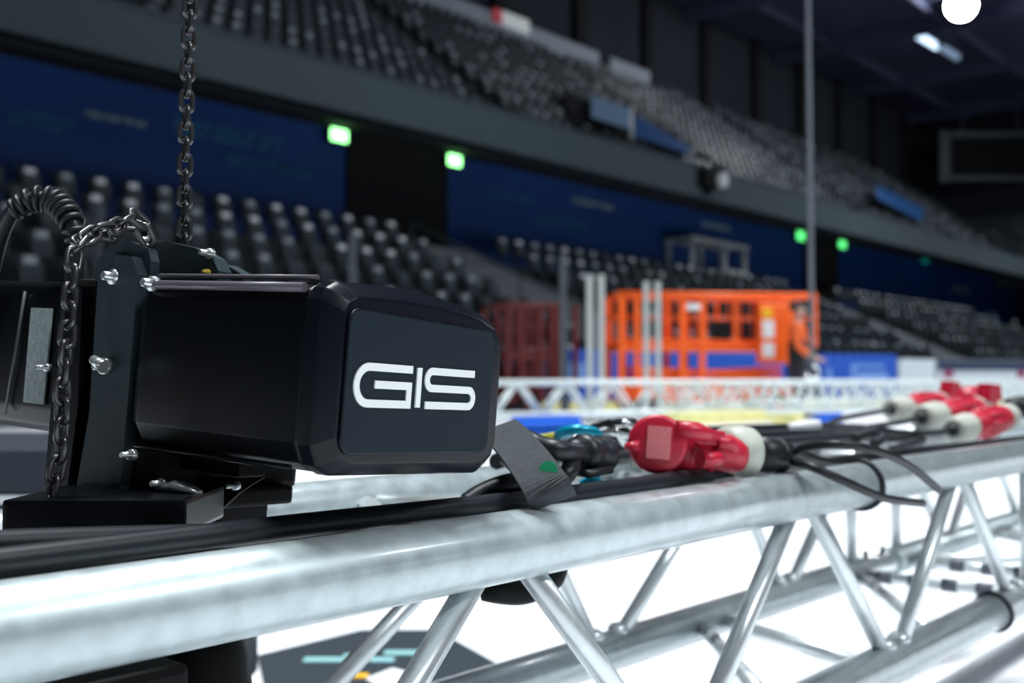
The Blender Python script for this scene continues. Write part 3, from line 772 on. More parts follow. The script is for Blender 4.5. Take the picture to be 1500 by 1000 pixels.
# ------------------------------------------------------------------ the hoist
A0 = V3((-.1035, .62, .6)); PH = math.radians(33)
e2 = V3((math.sin(PH), math.cos(PH), 0)); e1 = V3((-math.cos(PH), math.sin(PH), 0))
ROLL = Matrix.Rotation(.07, 3, 'Y')
e2, e1, e3 = ROLL @ e2, ROLL @ e1, ROLL @ ZA
def H(a, l, z): return A0 + e2 * a + e1 * l + e3 * z
hoist = thing('chain_hoist', S(.25, .6, CAMZ - .093 + .008), 'black electric chain hoist with white raised lettering resting on the near truss', 'chain hoist')
PROF = [(.0, .046), (.004, .0535), (.012, .0580), (.06, .0600), (.11, .0585), (.150, .0545), (.173, .047), (.181, .034), (.181, -.042), (.177, -.053), (.166, -.059), (.09, -.0575), (.018, -.056), (.006, -.050), (.0, -.038)]
def extr(b, rings):
    """rings: list of (l, inset)"""
    R_ = []
    cx, cz = .089, 0
    for (l, ins) in rings:
        ring = []
        for (a, z) in PROF:
            k = 1 - ins / .089; kz = 1 - ins / .057
            ring.append(b.verts.new(H(cx + (a - cx) * k, l, cz + (z - cz) * kz)))
        R_.append(ring)
    n = len(PROF)
    for i in range(len(R_) - 1):
        for k in range(n): b.faces.new((R_[i][k], R_[i][(k + 1) % n], R_[i + 1][(k + 1) % n], R_[i + 1][k]))
    b.faces.new(R_[0]); b.faces.new(R_[-1][::-1])
def smooth(o, lim=35):
    me = o.data
    for p_ in me.polygons: p_.use_smooth = True
    try: me.set_sharp_from_angle(angle=math.radians(lim))
    except Exception: pass
def bevel(o, wd, seg=3):
    m_ = o.modifiers.new('bevel', 'BEVEL'); m_.width = wd; m_.segments = seg; m_.limit_method = 'ANGLE'; m_.angle_limit = math.radians(20)
o = mk('motor_housing', lambda b: extr(b, [(.022, .0035), (.025, .001), (.165, .001), (.175, .005)]), M_blk, hoist); bevel(o, .0012, 2); smooth(o)
# recessed side panel seams: rails along the top edge
mk('top_rail', lambda b: tube(b, [H(.0015, .026, .0530), H(.0015, .168, .0530)], .0030, 8), mat('rail_sheen', (.10, .09, .11), .35), hoist)  # lilac colour stands in for light reflected off this edge
mk('top_rail', lambda b: tube(b, [H(.012, .026, .0600), H(.012, .168, .0600)], .0016, 8), MATS['rail_sheen'], hoist)
mk('bottom_rail', lambda b: tube(b, [H(.005, .03, -.0525), H(.005, .170, -.0525)], .0018, 8), M_blk, hoist)
cap = mk('end_cap', lambda b: extr(b, [(-.0006, .0090), (.0, .0080), (.0085, .0015), (.012, 0), (.0215, 0), (.0225, .002)]), M_cap, hoist); bevel(cap, .0014, 3); smooth(cap)
# logo plate
def rrect(x0, x1, z0a, z0b, z1a, z1b, r, n=6):
    """rounded quad in (a,z); left bottom z0a, right bottom z0b, left top z1a, right top z1b"""
    cs = [((x0 + r, z0a + r), PI, 1.5 * PI), ((x1 - r, z0b + r), 1.5 * PI, 2 * PI), ((x1 - r, z1b - r), 0, .5 * PI), ((x0 + r, z1a - r), .5 * PI, PI)]
    out = []
    for (c, a0, a1) in cs:
        for k in range(n + 1):
            a = a0 + (a1 - a0) * k / n; out.append((c[0] + r * math.cos(a), c[1] + r * math.sin(a)))
    return out
pl = rrect(.0105, .1590, -.0415, -.0425, .0420, .0395, .008)
plate = mk('logo_plate', lambda b: prism(b, [H(a, -.0034, z) for a, z in pl], e1 * .003), M_panel, cap); bevel(plate, .0006, 2)
pf = pl + [pl[0]]
fo = mk('plate_frame', lambda b: tube(b, [H(a, -.0022, z) for a, z in pf], .0011, 8, cap=False), M_cap, cap)
# letters from stroke ribbons
def arc(cx, cz, r, a0, a1, n=12): return [(cx + r * math.cos(math.radians(a0 + (a1 - a0) * k / n)), cz + r * math.sin(math.radians(a0 + (a1 - a0) * k / n))) for k in range(n + 1)]
LU = .0264                      # letter height
def glyph(pl2, wd):
    n = len(pl2); lft, rgt = [], []
    for i in range(n):
        p0 = Vector(pl2[max(i - 1, 0)]); p1 = Vector(pl2[i]); p2 = Vector(pl2[min(i + 1, n - 1)])
        d1 = (p1 - p0).normalized() if i else (p2 - p1).normalized(); d2 = (p2 - p1).normalized() if i < n - 1 else d1
        nn = Vector((-(d1 + d2).y, (d1 + d2).x)).normalized()
        k = 1 / max(.5, nn.dot(Vector((-d1.y, d1.x))))
        lft.append(p1 + nn * wd / 2 * k); rgt.append(p1 - nn * wd / 2 * k)
    return lft, rgt
def put(strokes, x0, z0, wd, name='logo_letter'):
    def f(b):
        for st in strokes:
            l_, r_ = glyph([(x0 + x * LU, z0 + z * LU) for x, z in st], wd)
            fa = [b.verts.new(H(p.x, -.0044, p.y)) for p in l_]; fb = [b.verts.new(H(p.x, -.0044, p.y)) for p in r_]
            ga = [b.verts.new(H(p.x, -.0032, p.y)) for p in l_]; gb = [b.verts.new(H(p.x, -.0032, p.y)) for p in r_]
            n = len(fa)
            for i in range(n - 1):
                b.faces.new((fa[i], fa[i + 1], fb[i + 1], fb[i])); b.faces.new((gb[i], gb[i + 1], ga[i + 1], ga[i]))
                b.faces.new((ga[i], ga[i + 1], fa[i + 1], fa[i])); b.faces.new((fb[i], fb[i + 1], gb[i + 1], gb[i]))
            b.faces.new((fa[0], fb[0], gb[0], ga[0])); b.faces.new((fa[-1], ga[-1], gb[-1], fb[-1]))
    return mk(name, f, M_logo, cap)
SW = .18
h = 1 - SW                       # centreline height
GX, WX = .0, 1.95
G = [[(WX, h)] + arc(h / 2, h / 2, h / 2, 90, 270, 16) + [(WX - .09, 0), (WX - .09, .43), (.62, .43)]]
Iw = [[(WX + .27, -.06), (WX + .27, h + .06)]]
S0 = WX + .58; SWd = 1.95; r4 = h / 4
SS = [[(S0 + SWd, h)] + arc(S0 + r4, h - r4, r4, 90, 270, 10) + arc(S0 + SWd - r4, r4, r4, 90, -90, 10) + [(S0 - .02, 0)]]
LGX, LGZ = .0185, -.0122
lg = put(G, LGX, LGZ, LU * SW); put(Iw, LGX, LGZ, LU * SW); put(SS, LGX, LGZ, LU * SW)

# chain housing between the two motors
def hb(b, a0, a1, l0, l1, z0, z1, bv=0): box(b, H((a0 + a1) / 2, (l0 + l1) / 2, (z0 + z1) / 2), e2, e1, e3, abs(a1 - a0) / 2, abs(l1 - l0) / 2, (z1 - z0) / 2, bv)
mk('gear_case', lambda b: hb(b, .012, .165, .176, .262, -.088, .058, .006), M_blk2, hoist)
mk('side_plate', lambda b: prism(b, [H(.004, l, z) for l, z in ((.180, -.088), (.180, .060), (.188, .072), (.215, .074), (.222, .060), (.219, -.035), (.226, -.085))], e2 * .008), M_plate, hoist)
mk('side_plate', lambda b: prism(b, [H(.004, l, z) for l, z in ((.236, -.088), (.232, -.03), (.238, .050), (.262, .050), (.262, -.088))], e2 * .008), M_blk, hoist)
# suspension plate on top
mk('suspension_plate', lambda b: prism(b, [H(.05, l, z) for l, z in ((.155, .056), (.155, .068), (.162, .077), (.180, .084), (.212, .089), (.240, .086), (.256, .078), (.262, .060), (.262, .056))], e2 * .012), M_plate, hoist)
mk('suspension_plate', lambda b: prism(b, [H(.11, l, z) for l, z in ((.195, .056), (.195, .072), (.215, .080), (.250, .080), (.262, .056))], e2 * .012), M_plate, hoist)
def bolt(px, py, D, r, m=M_bolt, ax=None, ln=.006):
    p = P(px, py, D); ax = ax or -e2
    def f(b):
        lathe(b, p, ax, [(-.004, r * 1.35), (0, r * 1.35), (0, r * .8), (ln, r * .8), (ln + .001, r * .6)], 12)
    mk('bolt', f, m, hoist)
def onside(px, py, a):
    """depth where the ray meets the plane lx=a of the hoist"""
    p = P(px, py, 1.0) - V3((0, 0, CAMZ)); o_ = V3((0, 0, CAMZ)); q = A0 + e2 * a
    return (q - o_).dot(e2) / p.dot(e2)
for (px, py, a, r, m) in ((216, 352, .048, .0028, M_bolt), (304, 371, .048, .0028, M_bolt), (163, 405, .0025, .004, M_bolt), (221, 415, .0, .0038, M_bolt), (150, 536, .0, .0042, M_bolt), (66, 538, .002, .002, M_bolt), (190, 666, .0, .0028, M_bolt)):
    bolt(px, py, onside(px, py, a), r, m)
for (px, py) in ((212, 381), (301, 398)):
    bolt(px, py, onside(px, py, .047), .0016, mat('yellow_paint', (.7, .5, .05), .5), ln=.002)
mk('bracket_arm', lambda b: prism(b, [H(.012, l, z) for l, z in ((.178, .060), (.178, .070), (.182, .078), (.200, .083), (.222, .082), (.236, .070), (.236, .056), (.218, .056), (.210, .066), (.195, .068), (.188, .060))], e2 * .007), M_plate, hoist)
# rounded screw on its cable lug (pale)
mk('lug', lambda b: tube(b, [P(136, 526, .705), P(152, 537, .70)], [.003, .0045], 10), M_bolt, hoist)
# second motor on the far left
def extr2(b):
    rings = []
    for (l, ins) in ((.264, .006), (.268, .0), (.40, .0), (.41, .006)):
        rings.append([b.verts.new(H(.02 + (a) * .85 + (.0), l, z * (1 - ins / .06) * .98 - .0)) for a, z in PROF])
    n = len(PROF)
    for i in range(3):
        for k in range(n): b.faces.new((rings[i][k], rings[i][(k + 1) % n], rings[i + 1][(k + 1) % n], rings[i + 1][k]))
    b.faces.new(rings[0]); b.faces.new(rings[-1][::-1])
o = mk('gear_housing', extr2, M_blk, hoist); bevel(o, .002, 3); smooth(o)
mk('rating_label', lambda b: hb(b, .0175, .019, .291, .316, -.034, .036, 0), mat('label_grey', (.32, .38, .38), .5, var=.25, scale=300), hoist)
mk('seam_strip', lambda b: tube(b, [H(.018, .326, .048), H(.017, .330, .0), H(.018, .338, -.045)], .0012, 8), mat('seam_grey', (.08, .09, .1), .4), hoist)
# base bracket and feet
ZTOP = CAMZ - .093
mk('base_frame', lambda b: (box(b, V3(P(150, 753, .67)) + V3((0, .03, -.0005)), V3((1, 0, 0)), YA, ZA, .055, .045, .011, .003)), M_blk, hoist)
mk('base_frame', lambda b: hb(b, .02, .15, .165, .262, -.098, -.084, .003), M_blk2, hoist)
mk('foot', lambda b: hb(b, .10, .15, .19, .25, -.118, -.098, .003), M_blk2, hoist)
mk('lever', lambda b: tube(b, [P(236, 716, .71), P(262, 712, .70), P(292, 722, .69)], [.005, .008, .003], 10, flat=(ZA, .6)), M_bolt, hoist)
bolt(234, 708, .705, .0028); bolt(342, 711, .76, .0024)
mk('cross_bar', lambda b: hb(b, .05, .075, .12, .19, -.070, -.058, .002), M_blk2, hoist)
mk('cross_bar', lambda b: prism(b, [P(305, 700, .77), P(385, 700, .77), P(350, 722, .77), P(318, 752, .77), P(290, 752, .77)], YA * .01), M_blk2, hoist)

# chain links
def link_mesh():
    bm = bmesh.new(); r = .0019; hw = .0043; hl = .0037; pts = []
    for k in range(9):
        a = PI * k / 8; pts.append(V3((math.cos(a) * hw, 0, hl + math.sin(a) * hw)))
    for k in range(9):
        a = PI + PI * k / 8; pts.append(V3((math.cos(a) * hw, 0, -hl + math.sin(a) * hw)))
    n = len(pts); rings = []
    for i in range(n):
        tn = (pts[(i + 1) % n] - pts[i - 1]).normalized(); u = YA; v = tn.cross(u)
        rings.append([bm.verts.new(pts[i] + (u * math.cos(2 * PI * k / 8) + v * math.sin(2 * PI * k / 8)) * r) for k in range(8)])
    for i in range(n):
        for k in range(8):
            f = bm.faces.new((rings[i][k], rings[i][(k + 1) % 8], rings[(i + 1) % n][(k + 1) % 8], rings[(i + 1) % n][k])); f.smooth = True
    bmesh.ops.recalc_face_normals(bm, faces=bm.faces[:])
    me = bpy.data.meshes.new('link'); bm.to_mesh(me); bm.free(); me.materials.append(M_chain); return me
LM = link_mesh()
def chain(path, root, pitch=.0118, jitter=0.0, base=0.0, scale=1.0):
    pts = catmull(path, 24); acc = 0; nxt = 0; k = 0; o0 = V3(root['_o'])
    for i in range(len(pts) - 1):
        seg = (pts[i + 1] - pts[i]); l = seg.length
        while nxt <= acc + l and l > 0:
            p = pts[i] + seg * ((nxt - acc) / l); tdir = seg.normalized()
            q = tdir.to_track_quat('Z', 'Y'); ang = base + (PI / 2 if k % 2 else 0) + random.uniform(-jitter, jitter)
            o = bpy.data.objects.new('link', LM); C.objects.link(o); o.parent = root
            o.rotation_mode = 'QUATERNION'; o.rotation_quaternion = q @ Quaternion((0, 0, 1), ang)
            o.location = p - o0; o.scale = (scale,) * 3
            nxt += pitch * scale; k += 1
        acc += l
vb = P(270, 358, .80)
ch1 = thing('load_chain', vb, 'taut dark steel chain rising vertically from the hoist', 'chain')
chain([vb, P(272, 200, .80), P(281, -60, .80)], ch1, base=.6)
mk('upper_run', lambda b: tube(b, [P(281, -60, .80), V3((P(281, -60, .8).x + .02, .80, 21.9))], .003, 6), M_chain, ch1)
ch2 = thing('slack_chain', P(75, 730, .69), 'slack dark chain looping over the hoist and hanging down its side', 'chain')
chain([P(214, 345, .735), P(204, 322, .73), P(188, 320, .725), P(168, 333, .71), P(148, 336, .70), P(128, 348, .69), P(112, 366, .68), P(106, 395, .675), P(102, 440, .672), P(98, 500, .67), P(92, 560, .67), P(91, 620, .67), P(86, 670, .67), P(76, 722, .67)], ch2, jitter=.25, base=.5)
# second strand crossing over the top (double loop)
ch3 = thing('chain_loop', P(200, 335, .75), 'short loop of dark chain bunched on top of the hoist', 'chain')
chain([P(120, 352, .715), P(140, 343, .73), P(163, 345, .74), P(185, 330, .75), P(205, 334, .755), P(214, 350, .76)], ch3, jitter=.3, base=.9)

# ribbed cable gland
cg = thing('ribbed_cable', P(110, 345, .80), 'black power cable with a ribbed boot arching at the upper left', 'cable')
arcp = catmull([P(-40, 520, .84), P(-12, 400, .82), P(2, 345, .81), P(22, 306, .80), P(52, 291, .80), P(84, 298, .80), P(106, 326, .79), P(112, 360, .79), P(112, 420, .79)], 10)
mk('cable', lambda b: tube(b, arcp, .0055, 14), M_rub2, cg)
full = catmull([P(22, 306, .80), P(52, 291, .80), P(84, 298, .80), P(106, 326, .79), P(112, 350, .79)], 40)
tot = sum((full[i + 1] - full[i]).length for i in range(len(full) - 1)); acc = 0; tgt = 0; nr = 11
for i in range(len(full) - 1):
    l = (full[i + 1] - full[i]).length
    if acc + l >= tgt:
        tdir = (full[i + 1] - full[i]).normalized(); q = full[i]
        r = .0085 + .0022 * math.sin(acc / tot * PI)
        mk('boot_rib', lambda b: lathe(b, q - tdir * .0022, tdir, [(0, r * .8), (.0008, r * .97), (.0022, r), (.0036, r * .97), (.0044, r * .8)], 20), M_rub2, cg)
        tgt += tot / nr
    acc += l

# ------------------------------------------------------------------ cables along the truss
ZC = CAMZ - .093
def cab(name, pts, r, m, lab, grp=None, n=12, flat=None, cat='cable'):
    o = mk(name, lambda b: tube(b, catmull(pts, 10), r, n, flat=flat), m); return tag(o, lab, cat, grp)
# heavy cables on the chord, in truss coordinates (s, d, z)
def sc_(l): return [S(*q) for q in l]
cab('power_cable', sc_([(-.35, .545, ZC + .006), (-.05, .546, ZC + .005), (.15, .543, ZC + .004), (.40, .54, ZC + .004), (.65, .538, ZC + .002), (.9, .54, ZC + .003), (1.06, .548, ZC + .004)]), .0075, M_rub2, 'thick black cable lying nearest the camera along the near truss chord', 'black cables along the near truss')
cab('power_cable', sc_([(-.35, .558, ZC + .026), (-.05, .560, ZC + .021), (.1, .560, ZC + .018), (.25, .562, ZC + .010), (.45, .554, ZC - .002), (.7, .553, ZC - .002), (.95, .556, ZC + .002), (1.2, .57, ZC - .002)]), .0075, M_rub2, 'second thick black cable, rising highest at the left behind the nearest one', 'black cables along the near truss')
cab('power_cable', sc_([(-.35, .575, ZC + .010), (0, .578, ZC + .004), (.25, .575, ZC - .008), (.6, .570, ZC - .016), (1.0, .575, ZC - .008), (1.3, .565, ZC - .004), (1.8, .56, ZC - .006), (2.6, .56, ZC - .008), (3.6, .56, ZC - .008)]), .0065, M_rub, 'third black cable tucked behind the two front ones', 'black cables along the near truss')
cab('power_cable', sc_([(-.35, .600, ZC - .004), (.1, .596, ZC - .016), (.5, .59, ZC - .026), (.9, .592, ZC - .018), (1.15, .60, ZC - .012), (1.3, .63, ZC - .02)]), .0085, M_rub, 'rearmost black cable of the bundle beside the hoist', 'black cables along the near truss')
for i, (a, zz, lab) in enumerate(((.76, .006, 'dark cable on the back chord passing behind the red connector'), (.79, .014, 'dark cable lying on top along the back chord of the near truss'), (.73, -.002, 'dark cable hanging between the chords behind the red connector'))):
    cab('power_cable', sc_([(.80, a - .08, ZC + zz), (1.0, a, ZC + zz + .004), (1.25, a + .02, ZC + zz + .006), (1.50, a + .03, ZC + zz + .004), (1.68 + .05 * i, a + .01, ZC + zz), (1.74 + .05 * i, a - .05, ZC + zz - .004), (1.62, a - .09, ZC + zz - .01)]), .008, M_rub2, lab, 'dark cables on the back chord')

# red connector with round cap
def onz(px, py, z):
    D = (CAMZ - z) * F / (py - 557) if py != 557 else 1
    return D
rc = P(963, 650, 1.0); RCD = 1.0
conn = thing('power_connector', P(1010, 693, 1.0), 'red power coupler with a round lid and white collar on the near truss', 'connector')
axr = (P(1160, 668, 1.10) - P(985, 652, 1.02)).normalized()
lid = mk('lid', lambda b: lathe(b, rc, V3((-.12, -.98, .05)).normalized(), [(-.008, .022), (-.007, .0265), (.001, .0270), (.004, .0262), (.0052, .023), (.0056, .005)], 40), M_red, conn)
nl = V3((-.12, -.98, .05)).normalized(); ul = (XA - nl * XA.dot(nl)).normalized(); vl = nl.cross(ul) * -1
if vl.z < 0: vl = -vl
mk('sticker', lambda b: box(b, P(965, 648, 1.0) + nl * .0062, (ul - vl * .08).normalized(), (vl + ul * .08).normalized(), nl, .0108, .0148, .0006), M_redl, lid)
mk('lid_tab', lambda b: tube(b, [P(935, 655, 1.0), P(915, 654, 1.0)], [.008, .003], 10), M_red, conn)
b0 = P(985, 658, 1.03)
lb = (P(1085, 662, 1.09) - b0).length
mk('coupler_body', lambda b: lathe(b, b0, axr, [(-.004, .018), (0, .0235), (.012, .0238), (.013, .0215), (.030, .021), (.031, .024), (.038, .024), (.039, .020), (lb - .022, .0185), (lb - .016, .017)], 28), M_red, conn)
mk('hinge', lambda b: (tube(b, [P(990, 628, .995), P(1020, 632, 1.0), P(1050, 640, 1.02)], [.008, .009, .005], 10), box(b, P(1040, 640, 1.02), axr, YA, ZA, .018, .006, .007, .002)), M_red, conn)
mk('latch', lambda b: (tube(b, [P(1048, 650, 1.02), P(1068, 648, 1.03), P(1078, 662, 1.03)], [.006, .008, .004], 10), tube(b, [P(1025, 672, 1.0), P(1055, 672, 1.01)], [.009, .006], 10)), M_red, conn)
mk('collar', lambda b: lathe(b, P(1058, 660, 1.075), axr, [(0, .017), (.003, .0240), (.022, .0265), (.032, .0258), (.036, .017)], 28), M_ring, conn)
mk('plug_boot', lambda b: lathe(b, P(1102, 664, 1.10), axr, [(0, .0185), (.02, .019), (.035, .0165), (.05, .013), (.055, .009)], 24), M_rub, conn)
mk('gland_nut', lambda b: lathe(b, P(1134, 667, 1.115), axr, [(0, .0175), (.006, .0185), (.012, .0175)], 8), M_rub, conn)
# black cables leaving the boot as two arcs with bare ends
cab('loose_cable', [P(1150, 668, 1.12), P(1185, 654, 1.10), P(1235, 651, 1.08), P(1290, 662, 1.10), P(1335, 684, 1.15), P(1376, 718, 1.22)], .0042, M_rub, 'black loose cable arching over the chord, upper of two', 'loose cables from the red coupler')
cab('loose_cable', [P(1150, 672, 1.12), P(1190, 684, 1.08), P(1240, 706, 1.08), P(1295, 729, 1.12), P(1352, 737, 1.20)], .0044, M_rub, 'black loose cable dipping across the chord, lower of two', 'loose cables from the red coupler')
cab('thin_cable', [P(1160, 660, 1.2), P(1215, 676, 1.3), P(1290, 676, 1.4), P(1370, 662, 1.5), P(1450, 650, 1.7), P(1520, 640, 1.9)], .005, M_rub, 'dark cable running along the chord toward the right edge')
# cable ties round the chords
def ring(p, R, r, nm, lab):
    pts = [p + (N * math.cos(a) + ZA * math.sin(a)) * R + U * .003 * math.sin(a * 2) for a in [2 * PI * k / 28 for k in range(29)]]
    tag(mk(nm, lambda b: tube(b, pts, r, 8, cap=False), M_rub), lab, 'cable tie')
ring(S(1.20, DF, ZT), .0275, .003, 'cable_tie', 'black tie looped round the upper front chord')
ring(S(1.66, DF, ZB), .0275, .003, 'cable_tie', 'black tie looped round the lower front chord')

# three plugs at the right
def plug(px0, py0, D0, px1, py1, D1, lab, R=.026, lid=True):
    a = P(px0, py0, D0); c = P(px1, py1, D1); ax = (c - a).normalized(); L = (c - a).length
    t = thing('red_plug', a - ZA * R, lab, 'plug', 'red plugs with white collars')
    mk('rear_collar', lambda b: lathe(b, a, ax, [(0, R * .62), (.003, R * .9), (L * .22, R), (L * .28, R * .9)], 24), M_ring, t)
    mk('cable_entry', lambda b: lathe(b, a + ax * -.012, ax, [(0, R * .3), (.012, R * .45), (.016, R * .45)], 16), M_rub, t)
    mk('plug_body', lambda b: lathe(b, a + ax * L * .26, ax, [(0, R * .92), (L * .1, R * .95), (L * .2, R * 1.05), (L * .45, R * 1.08), (L * .5, R * .98), (L * .6, R * .95)], 24), M_red, t)
    mk('grip_rib', lambda b: [tube(b, [a + ax * L * .45 + (ax.orthogonal().normalized() * math.cos(q) + ax.cross(ax.orthogonal().normalized()) * math.sin(q)) * R * 1.05, a + ax * L * .7 + (ax.orthogonal().normalized() * math.cos(q) + ax.cross(ax.orthogonal().normalized()) * math.sin(q)) * R * 1.08], .003, 6) for q in [k * PI / 5 for k in range(10)]], M_red, t)
    if lid:
        mk('flap', lambda b: prism(b, [c + ZA * R * .7 - ax * .03, c + ZA * R * 1.9 - ax * .02, c + ZA * R * 1.7 + ax * .02, c + ZA * R * .6 + ax * .025], ax.cross(ZA).normalized() * R * 1.0 + YA * .001), M_red, t)
    mk('front_collar', lambda b: lathe(b, a + ax * L * .86, ax, [(0, R * .85), (.004, R), (L * .12, R), (L * .14, R * .8)], 24), M_ring, t)
    return a
a1 = plug(1305, 600, 2.35, 1385, 590, 2.5, 'red plug with white collar, farthest of the three at the right', R=.027)
a2 = plug(1350, 612, 2.10, 1440, 600, 2.25, 'red plug with white collar, middle one of the three at the right', R=.029)
a3 = plug(1396, 630, 1.86, 1478, 610, 2.0, 'red plug with white collar, nearest of the three at the right', R=.025, lid=False)
plugs = [o for o in bpy.data.objects if o.name.startswith('red_plug')]
mk('lid', lambda b: lathe(b, P(1405, 592, 2.25), V3((.9, .3, .35)), [(0, .012), (.01, .026), (.03, .028), (.05, .022), (.055, .01)], 20), M_red, plugs[1])
mk('lid', lambda b: lathe(b, P(1440, 585, 2.3), V3((.6, -.5, .5)), [(0, .02), (.012, .027), (.02, .02)], 20), M_red, plugs[1])
cab('plug_cable', [a1, P(1270, 606, 2.2), P(1230, 614, 2.05), P(1200, 628, 1.9), P(1160, 640, 1.8)], .0055, M_rub2, 'grey cable running to the farthest red plug', 'cables of the red plugs')
cab('plug_cable', [a2, P(1320, 618, 2.05), P(1280, 624, 2.0), P(1230, 632, 1.9), P(1170, 640, 1.8)], .0055, M_rub2, 'grey cable running to the middle red plug', 'cables of the red plugs')
cab('plug_cable', [a3, P(1360, 634, 1.82), P(1320, 633, 1.8), P(1270, 628, 1.85), P(1200, 632, 1.8)], .0055, M_rub2, 'grey cable running to the nearest red plug', 'cables of the red plugs')
cab('thick_cable', [P(1478, 600, 2.1), P(1500, 596, 2.1), P(1540, 606, 2.1), P(1600, 620, 2.1)], .022, M_rub, 'thick black sleeve leaving the red plugs at the right edge', cat='cable')
t = tag(mk('white_tube', lambda b: tube(b, [P(1152, 627, 1.75), P(1198, 621, 1.8)], .008, 12), M_white), 'white tube lying behind the red coupler', 'tape')  # plain white tube across the dark cables

# ------------------------------------------------------------------ straps and connectors beside the hoist
def ribbon(b, pts, wdir, wd, th):
    pts = catmull(pts, 8); wv = V3(wdir).normalized(); A = []
    for i, p in enumerate(pts):
        tn = (pts[min(i + 1, len(pts) - 1)] - pts[max(i - 1, 0)]).normalized(); nn = tn.cross(wv).normalized(); ww = nn.cross(tn)
        A.append([b.verts.new(p + ww * sx * wd / 2 + nn * sy * th / 2) for (sx, sy) in ((-1, -1), (1, -1), (1, 1), (-1, 1))])
    for i in range(len(A) - 1):
        for k in range(4): b.faces.new((A[i][k], A[i][(k + 1) % 4], A[i + 1][(k + 1) % 4], A[i + 1][k]))
    b.faces.new(A[0][::-1]); b.faces.new(A[-1])
tag(mk('webbing_strap', lambda b: ribbon(b, [P(728, 625, .86), P(750, 645, .84), P(775, 675, .81), P(800, 712, .79), P(812, 735, .80)], (1, .1, .15), .034, .0025), M_strap), 'dark grey webbing strap hanging beside the hoist cover', 'strap')
sc1 = cab('rubber_sleeve', [P(684, 738, .83), P(705, 724, .835), P(740, 710, .84), P(775, 706, .85), P(812, 712, .86)], (.0082), M_rub, 'fat black sleeve lying on the cables below the hoist cover')
hc = thing('control_connector', P(880, 692, .95), 'grey round control connector between the strap and the red lid', 'connector')
ax2 = (P(905, 664, .97) - P(850, 662, .92)).normalized()
mk('shell', lambda b: lathe(b, P(848, 664, .93), ax2, [(0, .012), (.003, .0165), (.010, .0170), (.012, .0155), (.03, .0150), (.032, .0165), (.04, .0165), (.043, .012)], 24), M_rub2, hc)
mk('gland', lambda b: lathe(b, P(848, 664, .93), -ax2, [(0, .0135), (.008, .013), (.016, .009)], 16), M_rub, hc)
mk('locking_lever', lambda b: tube(b, [P(838, 690, .92), P(862, 694, .91), P(895, 688, .93)], .0035, 8), M_rub, hc)
cab('control_cable', [P(752, 634, .90), P(785, 650, .89), P(820, 660, .88), P(848, 664, .92)], .0085, M_rub2, 'short black cable feeding the grey control connector')
cab('control_cable', [P(740, 668, .90), P(780, 694, .89), P(815, 702, .88), P(832, 692, .88), P(838, 676, .90)], .0075, M_rub, 'black cable looping under the grey control connector')
tag(mk('green_tag', lambda b: lathe(b, P(804, 688, .80), (-.2, -1, .1), [(0, .004), (0, .0065), (.003, .0065)], 16), M_green), 'small round green tag beside the grey strap', 'tag')
sh = thing('bow_shackle', P(850, 652, 1.15), 'bright cyan bow shackle on the back chord behind the connector', 'shackle')
mk('bow', lambda b: tube(b, [P(848 + 30 * math.cos(a), 640 - 11 * math.sin(a), 1.15 - .02 * math.sin(a)) for a in [PI * k / 12 for k in range(13)]], .0055, 12), M_teal, sh)
mk('pin', lambda b: tube(b, [P(812, 641, 1.15), P(884, 641, 1.15)], .0045, 10), M_bolt, sh)
tag(mk('blue_sling', lambda b: ribbon(b, [P(745, 632, 1.35), P(780, 630, 1.38), P(835, 628, 1.42)], (0, -.3, 1), .013, .004), M_bsling), 'flat blue lifting sling stretched behind the strap', 'sling')
tag(mk('yellow_sling', lambda b: ribbon(b, [P(770, 643, 1.2), P(795, 641, 1.2), P(818, 637, 1.22)], (0, -.3, 1), .007, .003), mat('sling_yellow', (.6, .6, .03), .6)), 'small yellow webbing end beside the blue sling', 'sling')
tag(mk('cyan_tape', lambda b: ribbon(b, [P(852, 712, .98), P(866, 704, .98), P(880, 699, .98)], (.2, -.3, 1), .010, .003), M_teal), 'short cyan tape end beneath the grey control connector', 'tape')
stl = thing('safety_wire', P(900, 630, 1.2), 'small bundle of steel clips and dark wires behind the round red lid', 'clips')
for k, (x0, y0, x1, y1, m) in enumerate(((868, 626, 930, 618, M_rub), (872, 636, 925, 640, M_bolt), (890, 622, 915, 650, M_bolt), (900, 618, 935, 632, M_bolt), (880, 644, 920, 630, M_rub2))):
    mk('clip', lambda b: tube(b, catmull([P(x0, y0, 1.2), P((x0 + x1) / 2, (y0 + y1) / 2 - 5, 1.18), P(x1, y1, 1.2)], 5), .004, 8), m, stl)

# ------------------------------------------------------------------ below the truss
fc = thing('flight_case', V3((-.80, 1.75, 0)), 'large dark flight case standing on the ice behind the hoist at the left', 'case')
mk('case_body', lambda b: wbox(b, (-.82, 1.80, .245), .70, .5, .37, .01), mat('case_navy', (.012, .02, .032), .6), fc)
mk('case_lid', lambda b: wbox(b, (-.82, 1.80, .468), .70, .5, .07, .01), mat('case_navy', (.012, .02, .032), .6), fc)
mk('edge_trim', lambda b: wbox(b, (-.82, 1.80, .432), .71, .51, .012), M_alu2, fc)
for (cx_, cy_) in ((-1.1, 1.6), (-.54, 1.6), (-1.1, 2.0), (-.54, 2.0)):
    mk('castor', lambda b: lathe(b, V3((cx_ - .015, cy_, .03)), XA, [(0, .02), (.003, .03), (.027, .03), (.03, .02)], 16), M_rub, fc)

